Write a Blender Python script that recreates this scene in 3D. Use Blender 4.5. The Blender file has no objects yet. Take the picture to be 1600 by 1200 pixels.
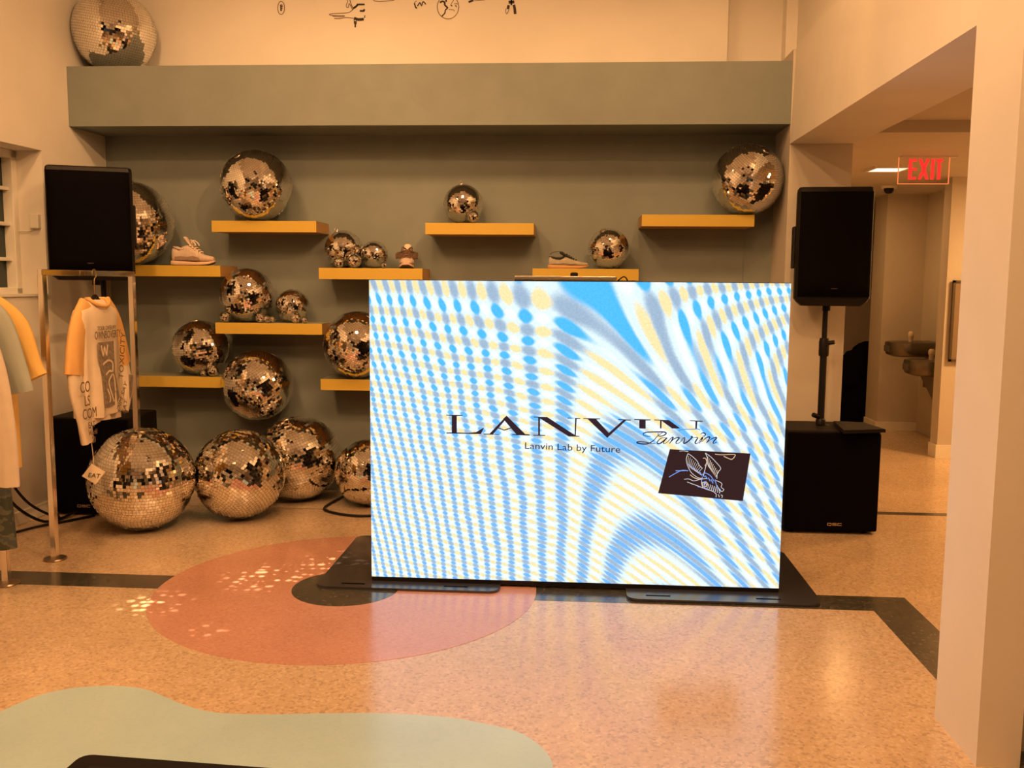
import bpy, bmesh, math, random
import numpy as np
from mathutils import Vector, Matrix
random.seed(7)
RNG = np.random.default_rng(11)
SC = bpy.context.scene
COL = SC.collection

# ------------------------------------------------------------------ camera
CAMP = Vector((0, 0, 1.5))
CR = Vector((0.9977, 0.0678, 0.0080)); CU = Vector((-0.0154, 0.1088, 0.9939)); CF = Vector((-0.0665, 0.9917, -0.1096))
FPX = 1440.0
cam_d = bpy.data.cameras.new('camera'); cam = bpy.data.objects.new('camera', cam_d); COL.objects.link(cam)
cam_d.sensor_width = 36; cam_d.lens = 36 * FPX / 1600; cam_d.clip_start = .05; cam_d.clip_end = 60
M3 = Matrix((CR, CU, -CF)).transposed()
cam.matrix_world = Matrix.Translation(CAMP) @ M3.to_4x4()
SC.camera = cam

def ray(x, y): return CR * ((x - 800) / FPX) + CU * ((600 - y) / FPX) + CF
def PY(x, y, Y): d = ray(x, y); return CAMP + d * (Y / d.y)
def PZ(x, y, z=0.): d = ray(x, y); return CAMP + d * ((z - CAMP.z) / d.z)
def PX(x, y, X): d = ray(x, y); return CAMP + d * (X / d.x)

# ------------------------------------------------------------------ world, exposure, lights
SC.view_settings.view_transform = 'Standard'; SC.view_settings.look = 'None'
SC.view_settings.exposure = 0.0; SC.view_settings.gamma = 1.0; SC.view_settings.use_curve_mapping = False
SC.cycles.caustics_reflective = False; SC.cycles.caustics_refractive = False
SC.cycles.sample_clamp_indirect = 4.0
w = bpy.data.worlds.new('night'); SC.world = w; w.use_nodes = True
w.node_tree.nodes['Background'].inputs[0].default_value = (.5, .25, .1, 1)
w.node_tree.nodes['Background'].inputs[1].default_value = .02

WARM = (1.0, .53, .215)
def spot(name, loc, target, power, size=70, blend=.6, radius=.05, color=WARM):
    d = bpy.data.lights.new(name, 'SPOT'); d.energy = power; d.spot_size = math.radians(size); d.spot_blend = blend
    d.shadow_soft_size = radius; d.color = color
    o = bpy.data.objects.new(name, d); COL.objects.link(o); o.location = loc
    o.rotation_euler = (Vector(target) - Vector(loc)).to_track_quat('-Z', 'Y').to_euler()
    return o
def area(name, loc, rot, sx, sy, power, color=WARM):
    d = bpy.data.lights.new(name, 'AREA'); d.shape = 'RECTANGLE'; d.size = sx; d.size_y = sy; d.energy = power; d.color = color
    o = bpy.data.objects.new(name, d); COL.objects.link(o); o.location = loc; o.rotation_euler = rot
    return o
SPOTS = [((-2.3, 3.9, 4.0), (-2.0, 6.4, 1.2), 82, 80), ((-.7, 3.7, 4.0), (-.6, 6.4, 1.2), 72, 80), ((.9, 3.9, 4.0), (.7, 6.4, 1.4), 50, 75),
         ((-1.9, 1.3, 4.0), (-1.5, 3.8, 0), 200, 95), ((.3, 1.6, 4.0), (.3, 3.4, 0), 175, 95), ((1.0, 2.2, 4.0), (-3.4, 4.9, 1.7), 230, 80), ((-2.2, 1.6, 4.0), (1.3, 4.4, 3.1), 95, 50),
         ((-.9, 4.5, 4.0), (-1.1, 6.4, 2.9), 32, 120), ((-1.0, -2.6, 4.0), (-2.8, 3.0, 1.5), 150, 95)]
for i, (l, t, p, s) in enumerate(SPOTS):
    spot('track_spot', l, t, p, s)
for gx in (-2.4, -1.0, .4, 1.1):
    for gy in (.2, 2.1, 3.9):
        spot('ceiling_fill_spot', (gx, gy, 4.12), (gx, gy + .01, 0), 37, 165, .3, .06)  # wide unseen spots added as soft fill from above
area('corridor_fill', (4.1, 7.0, 2.38), (0, 0, 0), .4, .4, 72, (1, .52, .18))  # unseen area lamps added to brighten the passage, this and the next two
area('corridor_fill', (3.0, 5.0, 2.44), (0, 0, 0), .5, .5, 22, (1, .50, .17))
area('corridor_fill', (2.5, 9.0, 2.38), (0, 0, 0), .5, .5, 12, (1, .52, .18))

dl = spot('added_fleck_spot', (-1.55, 4.95, 3.9), (-1.55, 4.9501, 0), 3200, 50, .1, .004, (1, .68, .40)); dl.rotation_euler = (0, 0, 0)  # added patterned spot, stands in for flecks thrown by the mirror balls
d_ = dl.data; d_.use_nodes = True; N = d_.node_tree.nodes; L = d_.node_tree.links; em = N['Emission']
tc = N.new('ShaderNodeNewGeometry'); sp = N.new('ShaderNodeSeparateXYZ'); L.new(tc.outputs['Incoming'], sp.inputs[0])
def lm(op, a, b=None):
    n = N.new('ShaderNodeMath'); n.operation = op
    for i, v in enumerate((a, b)):
        if v is None: continue
        if isinstance(v, (int, float)): n.inputs[i].default_value = v
        else: L.new(v, n.inputs[i])
    return n.outputs[0]
az = lm('ABSOLUTE', sp.outputs[2]); fx = lm('MULTIPLY', lm('DIVIDE', sp.outputs[0], az), 3.9); fy = lm('MULTIPLY', lm('DIVIDE', sp.outputs[1], az), 3.9)
cb = N.new('ShaderNodeCombineXYZ'); L.new(fx, cb.inputs[0]); L.new(fy, cb.inputs[1])
vo = N.new('ShaderNodeTexVoronoi'); vo.voronoi_dimensions = '2D'; vo.inputs['Scale'].default_value = 19; L.new(cb.outputs[0], vo.inputs['Vector'])
sc_ = N.new('ShaderNodeSeparateColor'); L.new(vo.outputs['Color'], sc_.inputs[0])
rad = lm('MULTIPLY', sc_.outputs[1], .46)
dot = lm('MAXIMUM', lm('SUBTRACT', rad, vo.outputs['Distance']), 0)
mask = None
for cx_, cy_, rr_, st_ in ((-.38, -.92, .17, 1.), (.02, -.50, .23, 1.1), (.28, -.22, .20, .9), (.0, -1.22, .10, .5), (.58, -.25, .14, .4)):
    dd = lm('SQRT', lm('ADD', lm('POWER', lm('ABSOLUTE', lm('SUBTRACT', fx, cx_)), 2), lm('POWER', lm('ABSOLUTE', lm('SUBTRACT', fy, cy_)), 2)))
    k_ = lm('MULTIPLY', lm('MAXIMUM', lm('SUBTRACT', 1.15, lm('DIVIDE', dd, rr_)), 0), st_)
    mask = k_ if mask is None else lm('ADD', mask, k_)
L.new(lm('MULTIPLY', lm('MINIMUM', lm('MULTIPLY', dot, 5.), 1), lm('MINIMUM', mask, 1)), em.inputs['Strength'])

# ------------------------------------------------------------------ materials
MATS = {}
def mat(name, col=(.5, .5, .5), rough=.6, metal=0., spec=.5, noise=0., nscale=20., bump=0., bscale=200., emit=None, estr=1.):
    if name in MATS: return MATS[name]
    m = bpy.data.materials.new(name); m.use_nodes = True; N = m.node_tree.nodes; L = m.node_tree.links
    b = N['Principled BSDF']; b.inputs['Base Color'].default_value = (*col, 1); b.inputs['Roughness'].default_value = rough
    b.inputs['Metallic'].default_value = metal; b.inputs['Specular IOR Level'].default_value = spec
    tc = N.new('ShaderNodeTexCoord')
    if noise > 0:
        n = N.new('ShaderNodeTexNoise'); n.inputs['Scale'].default_value = nscale; n.inputs['Detail'].default_value = 5
        L.new(tc.outputs['Object'], n.inputs['Vector'])
        r = N.new('ShaderNodeValToRGB'); r.color_ramp.elements[0].position = .3; r.color_ramp.elements[1].position = .7
        r.color_ramp.elements[0].color = (*[c * (1 - noise) for c in col], 1); r.color_ramp.elements[1].color = (*[min(1, c * (1 + noise)) for c in col], 1)
        L.new(n.outputs['Fac'], r.inputs['Fac']); L.new(r.outputs['Color'], b.inputs['Base Color'])
    if bump > 0:
        n2 = N.new('ShaderNodeTexNoise'); n2.inputs['Scale'].default_value = bscale; n2.inputs['Detail'].default_value = 3
        L.new(tc.outputs['Object'], n2.inputs['Vector'])
        bp = N.new('ShaderNodeBump'); bp.inputs['Strength'].default_value = bump; bp.inputs['Distance'].default_value = .002
        L.new(n2.outputs['Fac'], bp.inputs['Height']); L.new(bp.outputs['Normal'], b.inputs['Normal'])
    if emit:
        b.inputs['Emission Color'].default_value = (*emit, 1); b.inputs['Emission Strength'].default_value = estr
    MATS[name] = m; return m

def terrazzo(name, base, chip_a, chip_b, rough=.22, amount=.5, scale=95.):
    m = bpy.data.materials.new(name); m.use_nodes = True; N = m.node_tree.nodes; L = m.node_tree.links
    b = N['Principled BSDF']; b.inputs['Roughness'].default_value = rough; b.inputs['Specular IOR Level'].default_value = 1.0
    tc = N.new('ShaderNodeTexCoord')
    v = N.new('ShaderNodeTexVoronoi'); v.inputs['Scale'].default_value = scale; L.new(tc.outputs['Object'], v.inputs['Vector'])
    sep = N.new('ShaderNodeSeparateColor'); L.new(v.outputs['Color'], sep.inputs[0])
    r = N.new('ShaderNodeValToRGB'); e = r.color_ramp.elements; e[0].position = .0; e[0].color = (*chip_a, 1)
    e[1].position = 1.; e[1].color = (*chip_b, 1)
    q = r.color_ramp.elements.new(.30); q.color = (*base, 1); q2 = r.color_ramp.elements.new(.72); q2.color = (*base, 1)
    L.new(sep.outputs[0], r.inputs['Fac'])
    n = N.new('ShaderNodeTexNoise'); n.inputs['Scale'].default_value = 1.6; n.inputs['Detail'].default_value = 4; L.new(tc.outputs['Object'], n.inputs['Vector'])
    mr = N.new('ShaderNodeMapRange'); mr.inputs['From Min'].default_value = .3; mr.inputs['From Max'].default_value = .7
    mr.inputs['To Min'].default_value = .9; mr.inputs['To Max'].default_value = 1.06; L.new(n.outputs['Fac'], mr.inputs['Value'])
    mx = N.new('ShaderNodeMix'); mx.data_type = 'RGBA'; mx.inputs['Factor'].default_value = amount
    mx.inputs['A'].default_value = (*base, 1); L.new(r.outputs['Color'], mx.inputs['B'])
    sc = N.new('ShaderNodeVectorMath'); sc.operation = 'SCALE'; L.new(mx.outputs['Result'], sc.inputs[0]); L.new(mr.outputs[0], sc.inputs['Scale'])
    L.new(sc.outputs[0], b.inputs['Base Color'])
    MATS[name] = m; return m

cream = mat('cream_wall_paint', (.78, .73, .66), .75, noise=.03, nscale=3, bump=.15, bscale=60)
cream_shaded = mat('cream_paint_shaded', (.58, .52, .44), .75, noise=.03, nscale=3)  # cream darkened so the colour carries the shade on pier and passage
teal = mat('sage_teal_paint', (.215, .24, .222), .7, noise=.05, nscale=5, bump=.1, bscale=60)
white_trim = mat('white_trim_paint', (.82, .78, .70), .45)
yellow = mat('yellow_shelf_paint', (.58, .39, .055), .45)
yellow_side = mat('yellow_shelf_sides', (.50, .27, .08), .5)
blk = mat('black_speaker_paint', (.006, .004, .004), .6, spec=.2, bump=.3, bscale=400)
grille = mat('black_grille', (.003, .002, .0025), .9, spec=.06, bump=.6, bscale=900)
blkm = mat('black_powder_steel', (.009, .008, .009), .4, spec=.3)
plate_m = mat('black_plate_steel', (.035, .033, .038), .24, spec=.8)
blkp = mat('black_plastic', (.008, .006, .006), .45, spec=.25)
chrome = mat('chrome_tube', (.80, .74, .66), .13, 1.)
mirror = mat('mirror_glass', (.94, .90, .84), .025, 1.)
grout = mat('ball_core_dark', (.10, .07, .045), .6)
brass = mat('brass_divider', (.35, .24, .10), .4, .8)
silver = mat('brushed_silver', (.6, .52, .45), .3, 1.)
steel = mat('fountain_steel', (.18, .15, .11), .32, .8)
floor_m = terrazzo('terrazzo_sand', (.64, .46, .30), (.30, .20, .12), (.84, .66, .48), rough=.19)
pink_m = terrazzo('terrazzo_coral', (.60, .30, .22), (.44, .19, .13), (.70, .40, .30), amount=.4)
dark_m = terrazzo('terrazzo_black', (.060, .055, .040), (.03, .03, .025), (.15, .12, .09), amount=.7, rough=.19)
blob_m = terrazzo('terrazzo_sage', (.47, .65, .69), (.43, .60, .64), (.51, .68, .72), amount=.4, rough=.25)
night = mat('night_glass', (.035, .05, .045), .06)
ink = mat('black_ink', (.03, .02, .015), .7)
ink2 = mat('brown_ink', (.16, .09, .05), .7)

# ------------------------------------------------------------------ mesh helpers
def mesh_obj(name, verts, faces, m=None, parent=None, smooth=False):
    me = bpy.data.meshes.new(name); me.from_pydata([tuple(v) for v in verts], [], faces); me.update()
    bm = bmesh.new(); bm.from_mesh(me); bmesh.ops.recalc_face_normals(bm, faces=bm.faces); bm.to_mesh(me); bm.free()
    if m: me.materials.append(m)
    if smooth:
        for p in me.polygons: p.use_smooth = True
    o = bpy.data.objects.new(name, me); COL.objects.link(o)
    if parent: o.parent = parent
    return o
def bm_obj(name, bm, m=None, parent=None, smooth=False, auto=None):
    me = bpy.data.meshes.new(name); bmesh.ops.recalc_face_normals(bm, faces=bm.faces); bm.to_mesh(me); bm.free()
    if m:
        for k in (m if isinstance(m, (list, tuple)) else [m]): me.materials.append(k)
    if smooth:
        for p in me.polygons: p.use_smooth = True
        if auto: me.set_sharp_from_angle(angle=math.radians(auto))
    o = bpy.data.objects.new(name, me); COL.objects.link(o)
    if parent: o.parent = parent
    return o
def add_box(bm, lo, hi, M=None, bev=0., seg=2, mi=0):
    vs = [bm.verts.new(Vector((x, y, z))) for x in (lo[0], hi[0]) for y in (lo[1], hi[1]) for z in (lo[2], hi[2])]
    F = [(0, 1, 3, 2), (4, 6, 7, 5), (0, 4, 5, 1), (2, 3, 7, 6), (0, 2, 6, 4), (1, 5, 7, 3)]
    fs = [bm.faces.new([vs[i] for i in f]) for f in F]
    for f in fs: f.material_index = mi
    geo = vs
    if bev > 0:
        es = list({e for f in fs for e in f.edges})
        r = bmesh.ops.bevel(bm, geom=es, offset=bev, segments=seg, profile=.5, affect='EDGES')
        geo = list({v for f in r['faces'] for v in f.verts} | {v for v in vs if v.is_valid})
    if M is not None:
        for v in set(geo): v.co = M @ v.co
    return geo
def box(name, lo, hi, m, parent=None, bev=0., M=None, seg=2):
    bm = bmesh.new(); add_box(bm, lo, hi, M, bev, seg)
    return bm_obj(name, bm, m, parent)
def add_tube(bm, pts, r, seg=10, closed=False, taper=None):
    pts = [Vector(p) for p in pts]; n = len(pts); rings = []
    prev = None
    for i, p in enumerate(pts):
        a = pts[(i - 1) % n] if (i > 0 or closed) else p; b = pts[(i + 1) % n] if (i < n - 1 or closed) else p
        t = (b - a); t = t.normalized() if t.length > 1e-9 else Vector((0, 0, 1))
        if prev is None:
            u = t.orthogonal().normalized()
        else:
            u = (prev - t * prev.dot(t)); u = u.normalized() if u.length > 1e-6 else t.orthogonal().normalized()
        prev = u; v = t.cross(u); rr = r if taper is None else taper[i]
        rings.append([bm.verts.new(p + (u * math.cos(k * 2 * math.pi / seg) + v * math.sin(k * 2 * math.pi / seg)) * rr) for k in range(seg)])
    m = n if closed else n - 1
    for i in range(m):
        A, B = rings[i], rings[(i + 1) % n]
        for k in range(seg): bm.faces.new([A[k], A[(k + 1) % seg], B[(k + 1) % seg], B[k]])
    if not closed:
        bm.faces.new(rings[0][::-1]); bm.faces.new(rings[-1])
def tube(name, pts, r, m, parent=None, seg=10, closed=False, taper=None):
    bm = bmesh.new(); add_tube(bm, pts, r, seg, closed, taper); return bm_obj(name, bm, m, parent, smooth=True, auto=50)
def lathe(name, prof, m, parent=None, seg=28, loc=(0, 0, 0), M=None):
    bm = bmesh.new(); rings = []
    for r, z in prof:
        rings.append([bm.verts.new(Vector((r * math.cos(k * 2 * math.pi / seg), r * math.sin(k * 2 * math.pi / seg), z)) + Vector(loc)) for k in range(seg)] if r > 1e-5 else [bm.verts.new(Vector((0, 0, z)) + Vector(loc))])
    for A, B in zip(rings, rings[1:]):
        for k in range(seg):
            f = [A[k % len(A)], A[(k + 1) % len(A)], B[(k + 1) % len(B)], B[k % len(B)]]
            f2 = []
            for v in f:
                if v not in f2: f2.append(v)
            if len(f2) > 2: bm.faces.new(f2)
    if M is not None:
        for v in bm.verts: v.co = M @ v.co
    return bm_obj(name, bm, m, parent, smooth=True, auto=40)
def prism(name, poly, z0, z1, m, parent=None, M=None, bev=0.):
    bm = bmesh.new(); a = [bm.verts.new((p[0], p[1], z0)) for p in poly]; b = [bm.verts.new((p[0], p[1], z1)) for p in poly]; n = len(poly)
    bm.faces.new(a[::-1]); top = bm.faces.new(b)
    for i in range(n): bm.faces.new([a[i], a[(i + 1) % n], b[(i + 1) % n], b[i]])
    if bev: bmesh.ops.bevel(bm, geom=list(top.edges), offset=bev, segments=2, affect='EDGES')
    if M is not None:
        for v in bm.verts: v.co = M @ v.co
    return bm_obj(name, bm, m, parent)
def loft(name, rings, m, parent=None, cap=True, smooth=True, auto=60, sub=0):
    bm = bmesh.new(); R = [[bm.verts.new(Vector(p)) for p in ring] for ring in rings]; n = len(R[0])
    for A, B in zip(R, R[1:]):
        for k in range(n): bm.faces.new([A[k], A[(k + 1) % n], B[(k + 1) % n], B[k]])
    if cap: bm.faces.new(R[0][::-1]); bm.faces.new(R[-1])
    if sub: bmesh.ops.subdivide_edges(bm, edges=bm.edges, cuts=sub, use_grid_fill=True, smooth=.5)
    return bm_obj(name, bm, m, parent, smooth=smooth, auto=auto)
def tag(o, label=None, cat=None, group=None, kind=None):
    if label: o['label'] = label
    if cat: o['category'] = cat
    if group: o['group'] = group
    if kind: o['kind'] = kind
    return o
def empty(name, loc, label=None, cat=None, group=None, rz=0.):
    o = bpy.data.objects.new(name, None); COL.objects.link(o); o.location = loc; o.rotation_euler = (0, 0, rz); o.empty_display_size = .05
    return tag(o, label, cat, group)
def struct(name, o_or_lo, hi=None, m=None, label=None, bev=0.):
    o = box(name, o_or_lo, hi, m, bev=bev) if hi is not None else o_or_lo
    o['kind'] = 'structure'
    if label: o['label'] = label
    return o
def hexa(name, A, B, m):   # A: 4 near-end corners, B: 4 far-end corners
    return mesh_obj(name, list(A) + list(B), [(0, 1, 2, 3), (4, 7, 6, 5), (0, 4, 5, 1), (1, 5, 6, 2), (2, 6, 7, 3), (3, 7, 4, 0)], m)
def text_mesh(name, s, m, parent, size=1., M=None, extrude=.0, shear=0., xs=1., align='CENTER'):
    c = bpy.data.curves.new(name, 'FONT'); c.body = s; c.size = size; c.extrude = extrude; c.align_x = align; c.shear = shear; c.resolution_u = 3
    t = bpy.data.objects.new(name, c); COL.objects.link(t)
    dg = bpy.context.evaluated_depsgraph_get(); me = bpy.data.meshes.new_from_object(t.evaluated_get(dg))
    bpy.data.objects.remove(t); me.name = name; me.transform(Matrix.Diagonal((xs, 1, 1, 1)))
    if M is not None: me.transform(M)
    me.materials.clear(); me.materials.append(m)
    o = bpy.data.objects.new(name, me); COL.objects.link(o); o.parent = parent
    return o
def add_stroke(bm, pts, wd, th=.0015):
    """flat ribbon in the local XY plane, raised th along +Z"""
    pts = [Vector((p[0], p[1], 0)) for p in pts]
    if isinstance(wd, (int, float)): wd = [wd] * len(pts)
    L, Rr = [], []
    for i, p in enumerate(pts):
        a = pts[max(i - 1, 0)]; b = pts[min(i + 1, len(pts) - 1)]; t = (b - a)
        t = t.normalized() if t.length > 1e-9 else Vector((1, 0, 0)); nrm = Vector((-t.y, t.x, 0)) * wd[i] / 2
        L.append(p + nrm); Rr.append(p - nrm)
    vb = [[bm.verts.new(q) for q in L], [bm.verts.new(q) for q in Rr]]
    vt = [[bm.verts.new(q + Vector((0, 0, th))) for q in L], [bm.verts.new(q + Vector((0, 0, th))) for q in Rr]]
    for i in range(len(pts) - 1):
        bm.faces.new([vt[0][i], vt[0][i + 1], vt[1][i + 1], vt[1][i]])
        bm.faces.new([vb[0][i], vb[0][i + 1], vt[0][i + 1], vt[0][i]])
        bm.faces.new([vb[1][i], vt[1][i], vt[1][i + 1], vb[1][i + 1]])
def smooth_path(pts, n=6):
    P = [Vector((*p, 0)) if len(p) == 2 else Vector(p) for p in pts]; out = []
    for i in range(len(P) - 1):
        p0 = P[max(i - 1, 0)]; p1 = P[i]; p2 = P[i + 1]; p3 = P[min(i + 2, len(P) - 1)]
        for k in range(n):
            t = k / n
            out.append(.5 * ((2 * p1) + (p2 - p0) * t + (2 * p0 - 5 * p1 + 4 * p2 - p3) * t * t + (3 * p1 - p0 - 3 * p2 + p3) * t ** 3))
    out.append(P[-1]); return out

# ------------------------------------------------------------------ room shell
BF, BW, XL, XR = 6.0, 6.42, -3.315, 1.328       # beam front, back wall, alcove sides
CEIL = 4.2
fl = struct('floor', (-3.75, -4.2, -.1), (5.2, 12.3, 0), floor_m)
def disc(cx, cy, r, z1, m, nm='inlay', lab=None):
    o = prism(nm, [(cx + r * math.cos(a), cy + r * math.sin(a)) for a in [2 * math.pi * k / 96 for k in range(96)]], -.01, z1, m, fl)
    if lab: o['label'] = lab
    return o
b1 = box('inlay', (-3.4, 4.235, -.01), (1.612, 4.435, .0006), dark_m, fl); b1['label'] = 'black terrazzo band running across the floor'
b2 = box('inlay', (1.405, -1, -.01), (1.612, 4.2351, .0006), dark_m, fl); b2['label'] = 'black terrazzo band running towards the viewer'
disc(-1.09, 4.335, .925, .0012, pink_m, lab='coral terrazzo disc')
disc(-1.10, 4.33, .262, .0018, dark_m, lab='black terrazzo disc inside the coral one')
bl = [(-1.971, 2.933), (-1.92, 3.05), (-1.85, 3.12), (-1.75, 3.156), (-1.65, 3.165), (-1.55, 3.145), (-1.45, 3.09), (-1.35, 3.033), (-1.23, 2.99), (-1.05, 2.99),
      (-.87, 3.012), (-.7, 3.03), (-.53, 3.033), (-.40, 3.02), (-.28, 2.985), (-.18, 2.945), (-.11, 2.88), (-.06, 2.79), (-.045, 2.70), (-.06, 2.55), (-.15, 2.3), (-.4, 1.9), (-.9, 1.5), (-1.6, 1.3), (-2.3, 1.5), (-2.6, 2.0), (-2.55, 2.45), (-2.3, 2.72), (-2.1, 2.84)]
bl = [(v.x, v.y) for v in smooth_path(bl + [bl[0]], 4)][:-1]
o = prism('inlay', bl, -.01, .0025, blob_m, fl); o['label'] = 'smooth pale sage cloud-shaped inlay'
o = box('inlay', (1.33, 6.09, -.01), (4.4, 6.165, .0008), dark_m, fl); o['label'] = 'thin dark strip in the floor of the side passage'
box('inlay', (-3.3, 5.865, -.01), (1.3, 5.875, .0006), brass, fl)

LW = Matrix.Translation((-3.38, 5.3, 0)) @ Matrix.Rotation(-math.atan(.061), 4, 'Z') @ Matrix.Translation((3.4, -5.3, 0))
def skew(o):
    o.data.transform(LW); return o
# left wall with the window opening  (opening Y 4.55..5.70, z 1.39..2.30)
def boxes(name, L, m):
    bm = bmesh.new()
    for lo, hi in L: add_box(bm, lo, hi)
    return bm_obj(name, bm, m)
WY0, WY1, WZ0, WZ1 = 4.45, 5.70, 1.392, 2.30
struct('wall_left', boxes('wall_left', [((-3.75, -4.2, 0), (-3.4, WY0, CEIL)), ((-3.75, WY1, 0), (-3.4, 6.75, CEIL)), ((-3.75, WY0, 0), (-3.4, WY1, WZ0)), ((-3.75, WY0, WZ1), (-3.4, WY1, CEIL))], cream))
skew(bpy.data.objects['wall_left'])
skew(struct('baseboard_left', (-3.4, -4.1, 0), (-3.385, 6.4, .082), white_trim, bev=.004))
# window
wn = struct('window_1', (-3.66, WY0, WZ0), (-3.645, WY1, WZ1), night); wn['label'] = 'white framed window with dark night panes in the left wall'
bm = bmesh.new()
for lo, hi in [((-3.645, WY1 - .05, WZ0), (-3.575, WY1, WZ1)), ((-3.645, WY0, WZ0), (-3.575, WY0 + .05, WZ1)), ((-3.645, WY0, WZ0), (-3.575, WY1, WZ0 + .05)), ((-3.645, WY0, WZ1 - .05), (-3.575, WY1, WZ1))]: add_box(bm, lo, hi, bev=.004)
bm_obj('window_frame', bm, white_trim, wn)
for z in (1.62, 1.84, 2.06): box('glazing_bar', (-3.645, WY0, z - .011), (-3.60, WY1, z + .011), white_trim, wn, bev=.003)
for y in (4.85, 5.25): box('glazing_bar', (-3.645, y - .011, WZ0), (-3.60, y + .011, WZ1), white_trim, wn, bev=.003)
box('window_sill', (-3.575, WY0, WZ0 - .002), (-3.39, WY1 - .002, WZ0 + .012), white_trim, wn)
skew(wn)
for c_ in wn.children: skew(c_)
al = empty('wall_sensor', (-3.455, 5.70, 1.86), 'small white sensor box on the window reveal beside the dark panes', 'sensor')
al.location = LW @ al.location
box('housing', (-.03, -.035, -.045), (.03, 0, .045), white_trim, al, bev=.006); tube('cable', [(-.02, -.006, -.05), (-.05, -.006, -.062), (-.17, -.006, -.058)], .003, white_trim, al, 6)

# sage beam, back wall, upper wall
struct('trim_1', (XL - .03, BF, 2.497), (XR, BW + .2, 2.879), teal, 'long sage green box beam over the shelf alcove')
seam0, seam1 = -3.127, 1.138
struct('wall_back', boxes('wall_back', [((XL - .03, BW, 0), (XR, BW + .3, 2.5)), ((seam0, BW - .006, 0), (seam1, BW + .1, 2.497))], teal))
NX0, NX1 = .986, 1.366
UW = struct('wall_upper', boxes('wall_upper', [((XL - .1, BW + .12, 2.5), (1.9, BW + .4, CEIL)), ((XL - .1, BW, 2.879), (NX0, BW + .13, CEIL)), ((NX1, BW, 2.879), (1.9, BW + .13, CEIL)), ((NX0, BW, 2.5), (NX1, BW + .13, 2.885))], cream), label='cream wall above the sage beam')
# pier right of alcove
struct('wall_pier', (XR, BF, 0), (1.715, 6.62, 2.95), cream_shaded)
# lintel from column to pier
lo1 = [(1.279, 2.84, 2.335), (1.279, 2.84, 2.905), (1.67, 2.84, 2.905), (1.67, 2.84, 2.335)]
lo2 = [(1.328, 6.0, 2.376), (1.345, 6.0, 2.972), (1.73, 6.0, 2.972), (1.73, 6.0, 2.376)]
struct('wall_lintel', hexa('wall_lintel', lo1, lo2, cream), label='cream lintel wall over the opening to the side passage')
struct('wall_right_upper', (1.439, -4.2, 2.93), (1.75, BW + .2, CEIL), cream)
struct('wall_column', (1.279, 2.838, 0), (1.412, 3.173, CEIL), cream, 'slim cream column at the right of the opening')
struct('wall_right', boxes('wall_right', [((1.412, 2.95, 0), (1.62, 3.17, 2.34)), ((1.412, 2.80, 2.5), (1.75, 3.17, CEIL)), ((4.6, -4.2, 0), (4.8, 12.2, CEIL)), ((1.62, 2.97, 0), (4.6, 3.10, 2.5))], cream_shaded))
# side passage
struct('ceiling_passage', boxes('ceiling_passage', [((1.67, 3.1, 2.49), (4.6, 5.86, 2.55)), ((1.70, 5.85, 2.42), (4.6, 12.2, 2.55)), ((1.62, -4.2, 2.49), (4.6, 3.1, 2.55))], cream_shaded))
struct('wall_far_block', (3.16, 9.75, 0), (4.6, 10.13, 2.42), cream_shaded)
struct('wall_far_niche', (3.56, 8.36, 0), (4.6, 9.75, 2.42), cream_shaded)
struct('wall_far_wing', (3.185, 8.2, 0), (4.6, 8.36, 2.42), cream_shaded)
struct('wall_far', (1.0, 12.0, 0), (4.6, 12.2, 2.5), cream_shaded)
struct('wall_far_left', boxes('wall_far_left', [((1.0, 6.62, 0), (1.6, 6.75, 2.5)), ((1.4, 6.62, 0), (1.5, 12.0, 2.5))], cream_shaded))
def base(name, L): return struct(name, boxes(name, L, white_trim))
base('baseboard_passage', [((3.145, 9.735, 0), (3.56, 9.75, .085)), ((3.145, 9.75, 0), (3.16, 10.13, .085)), ((3.17, 8.185, 0), (4.6, 8.2, .115)), ((3.17, 8.2, 0), (3.185, 8.36, .115)), ((1.5, 11.985, 0), (4.6, 12.0, .085))])
dr = struct('door_1', (2.62, 11.95, 0), (3.05, 11.985, 2.1), cream_shaded)
box('door_plate', (2.66, 11.93, 1.30), (2.84, 11.95, 1.42), steel, dr); box('door_frame', (3.05, 11.93, 0), (3.09, 11.99, 2.14), mat('door_frame_paint', (.5, .42, .32), .6), dr)  # door frame in a darker tan than the door
# main ceiling and the wall behind the camera (night shopfront) seen in the mirrored balls
struct('ceiling', (-3.75, -4.2, CEIL), (4.8, BW + .4, CEIL + .1), cream)
struct('wall_front', boxes('wall_front', [((-3.75, -4.2, 0), (-2.6, -4.0, CEIL)), ((-.9, -4.2, 0), (-.3, -4.0, CEIL)), ((1.6, -4.2, 0), (2.3, -4.0, CEIL)), ((3.9, -4.2, 0), (4.8, -4.0, CEIL)), ((-3.75, -4.2, 2.6), (4.8, -4.0, CEIL)), ((-3.75, -4.2, 0), (4.8, -4.0, .35))], cream))
for i, (a, b) in enumerate(((-2.6, -.9), (-.3, 1.6), (2.3, 3.9))):
    g = struct('window_%d' % (i + 2), (a, -4.14, .35), (b, -4.11, 2.6), night)
    box('window_frame', ((a + b) / 2 - .03, -4.11, .35), ((a + b) / 2 + .03, -4.06, 2.6), blkp, g)

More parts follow.
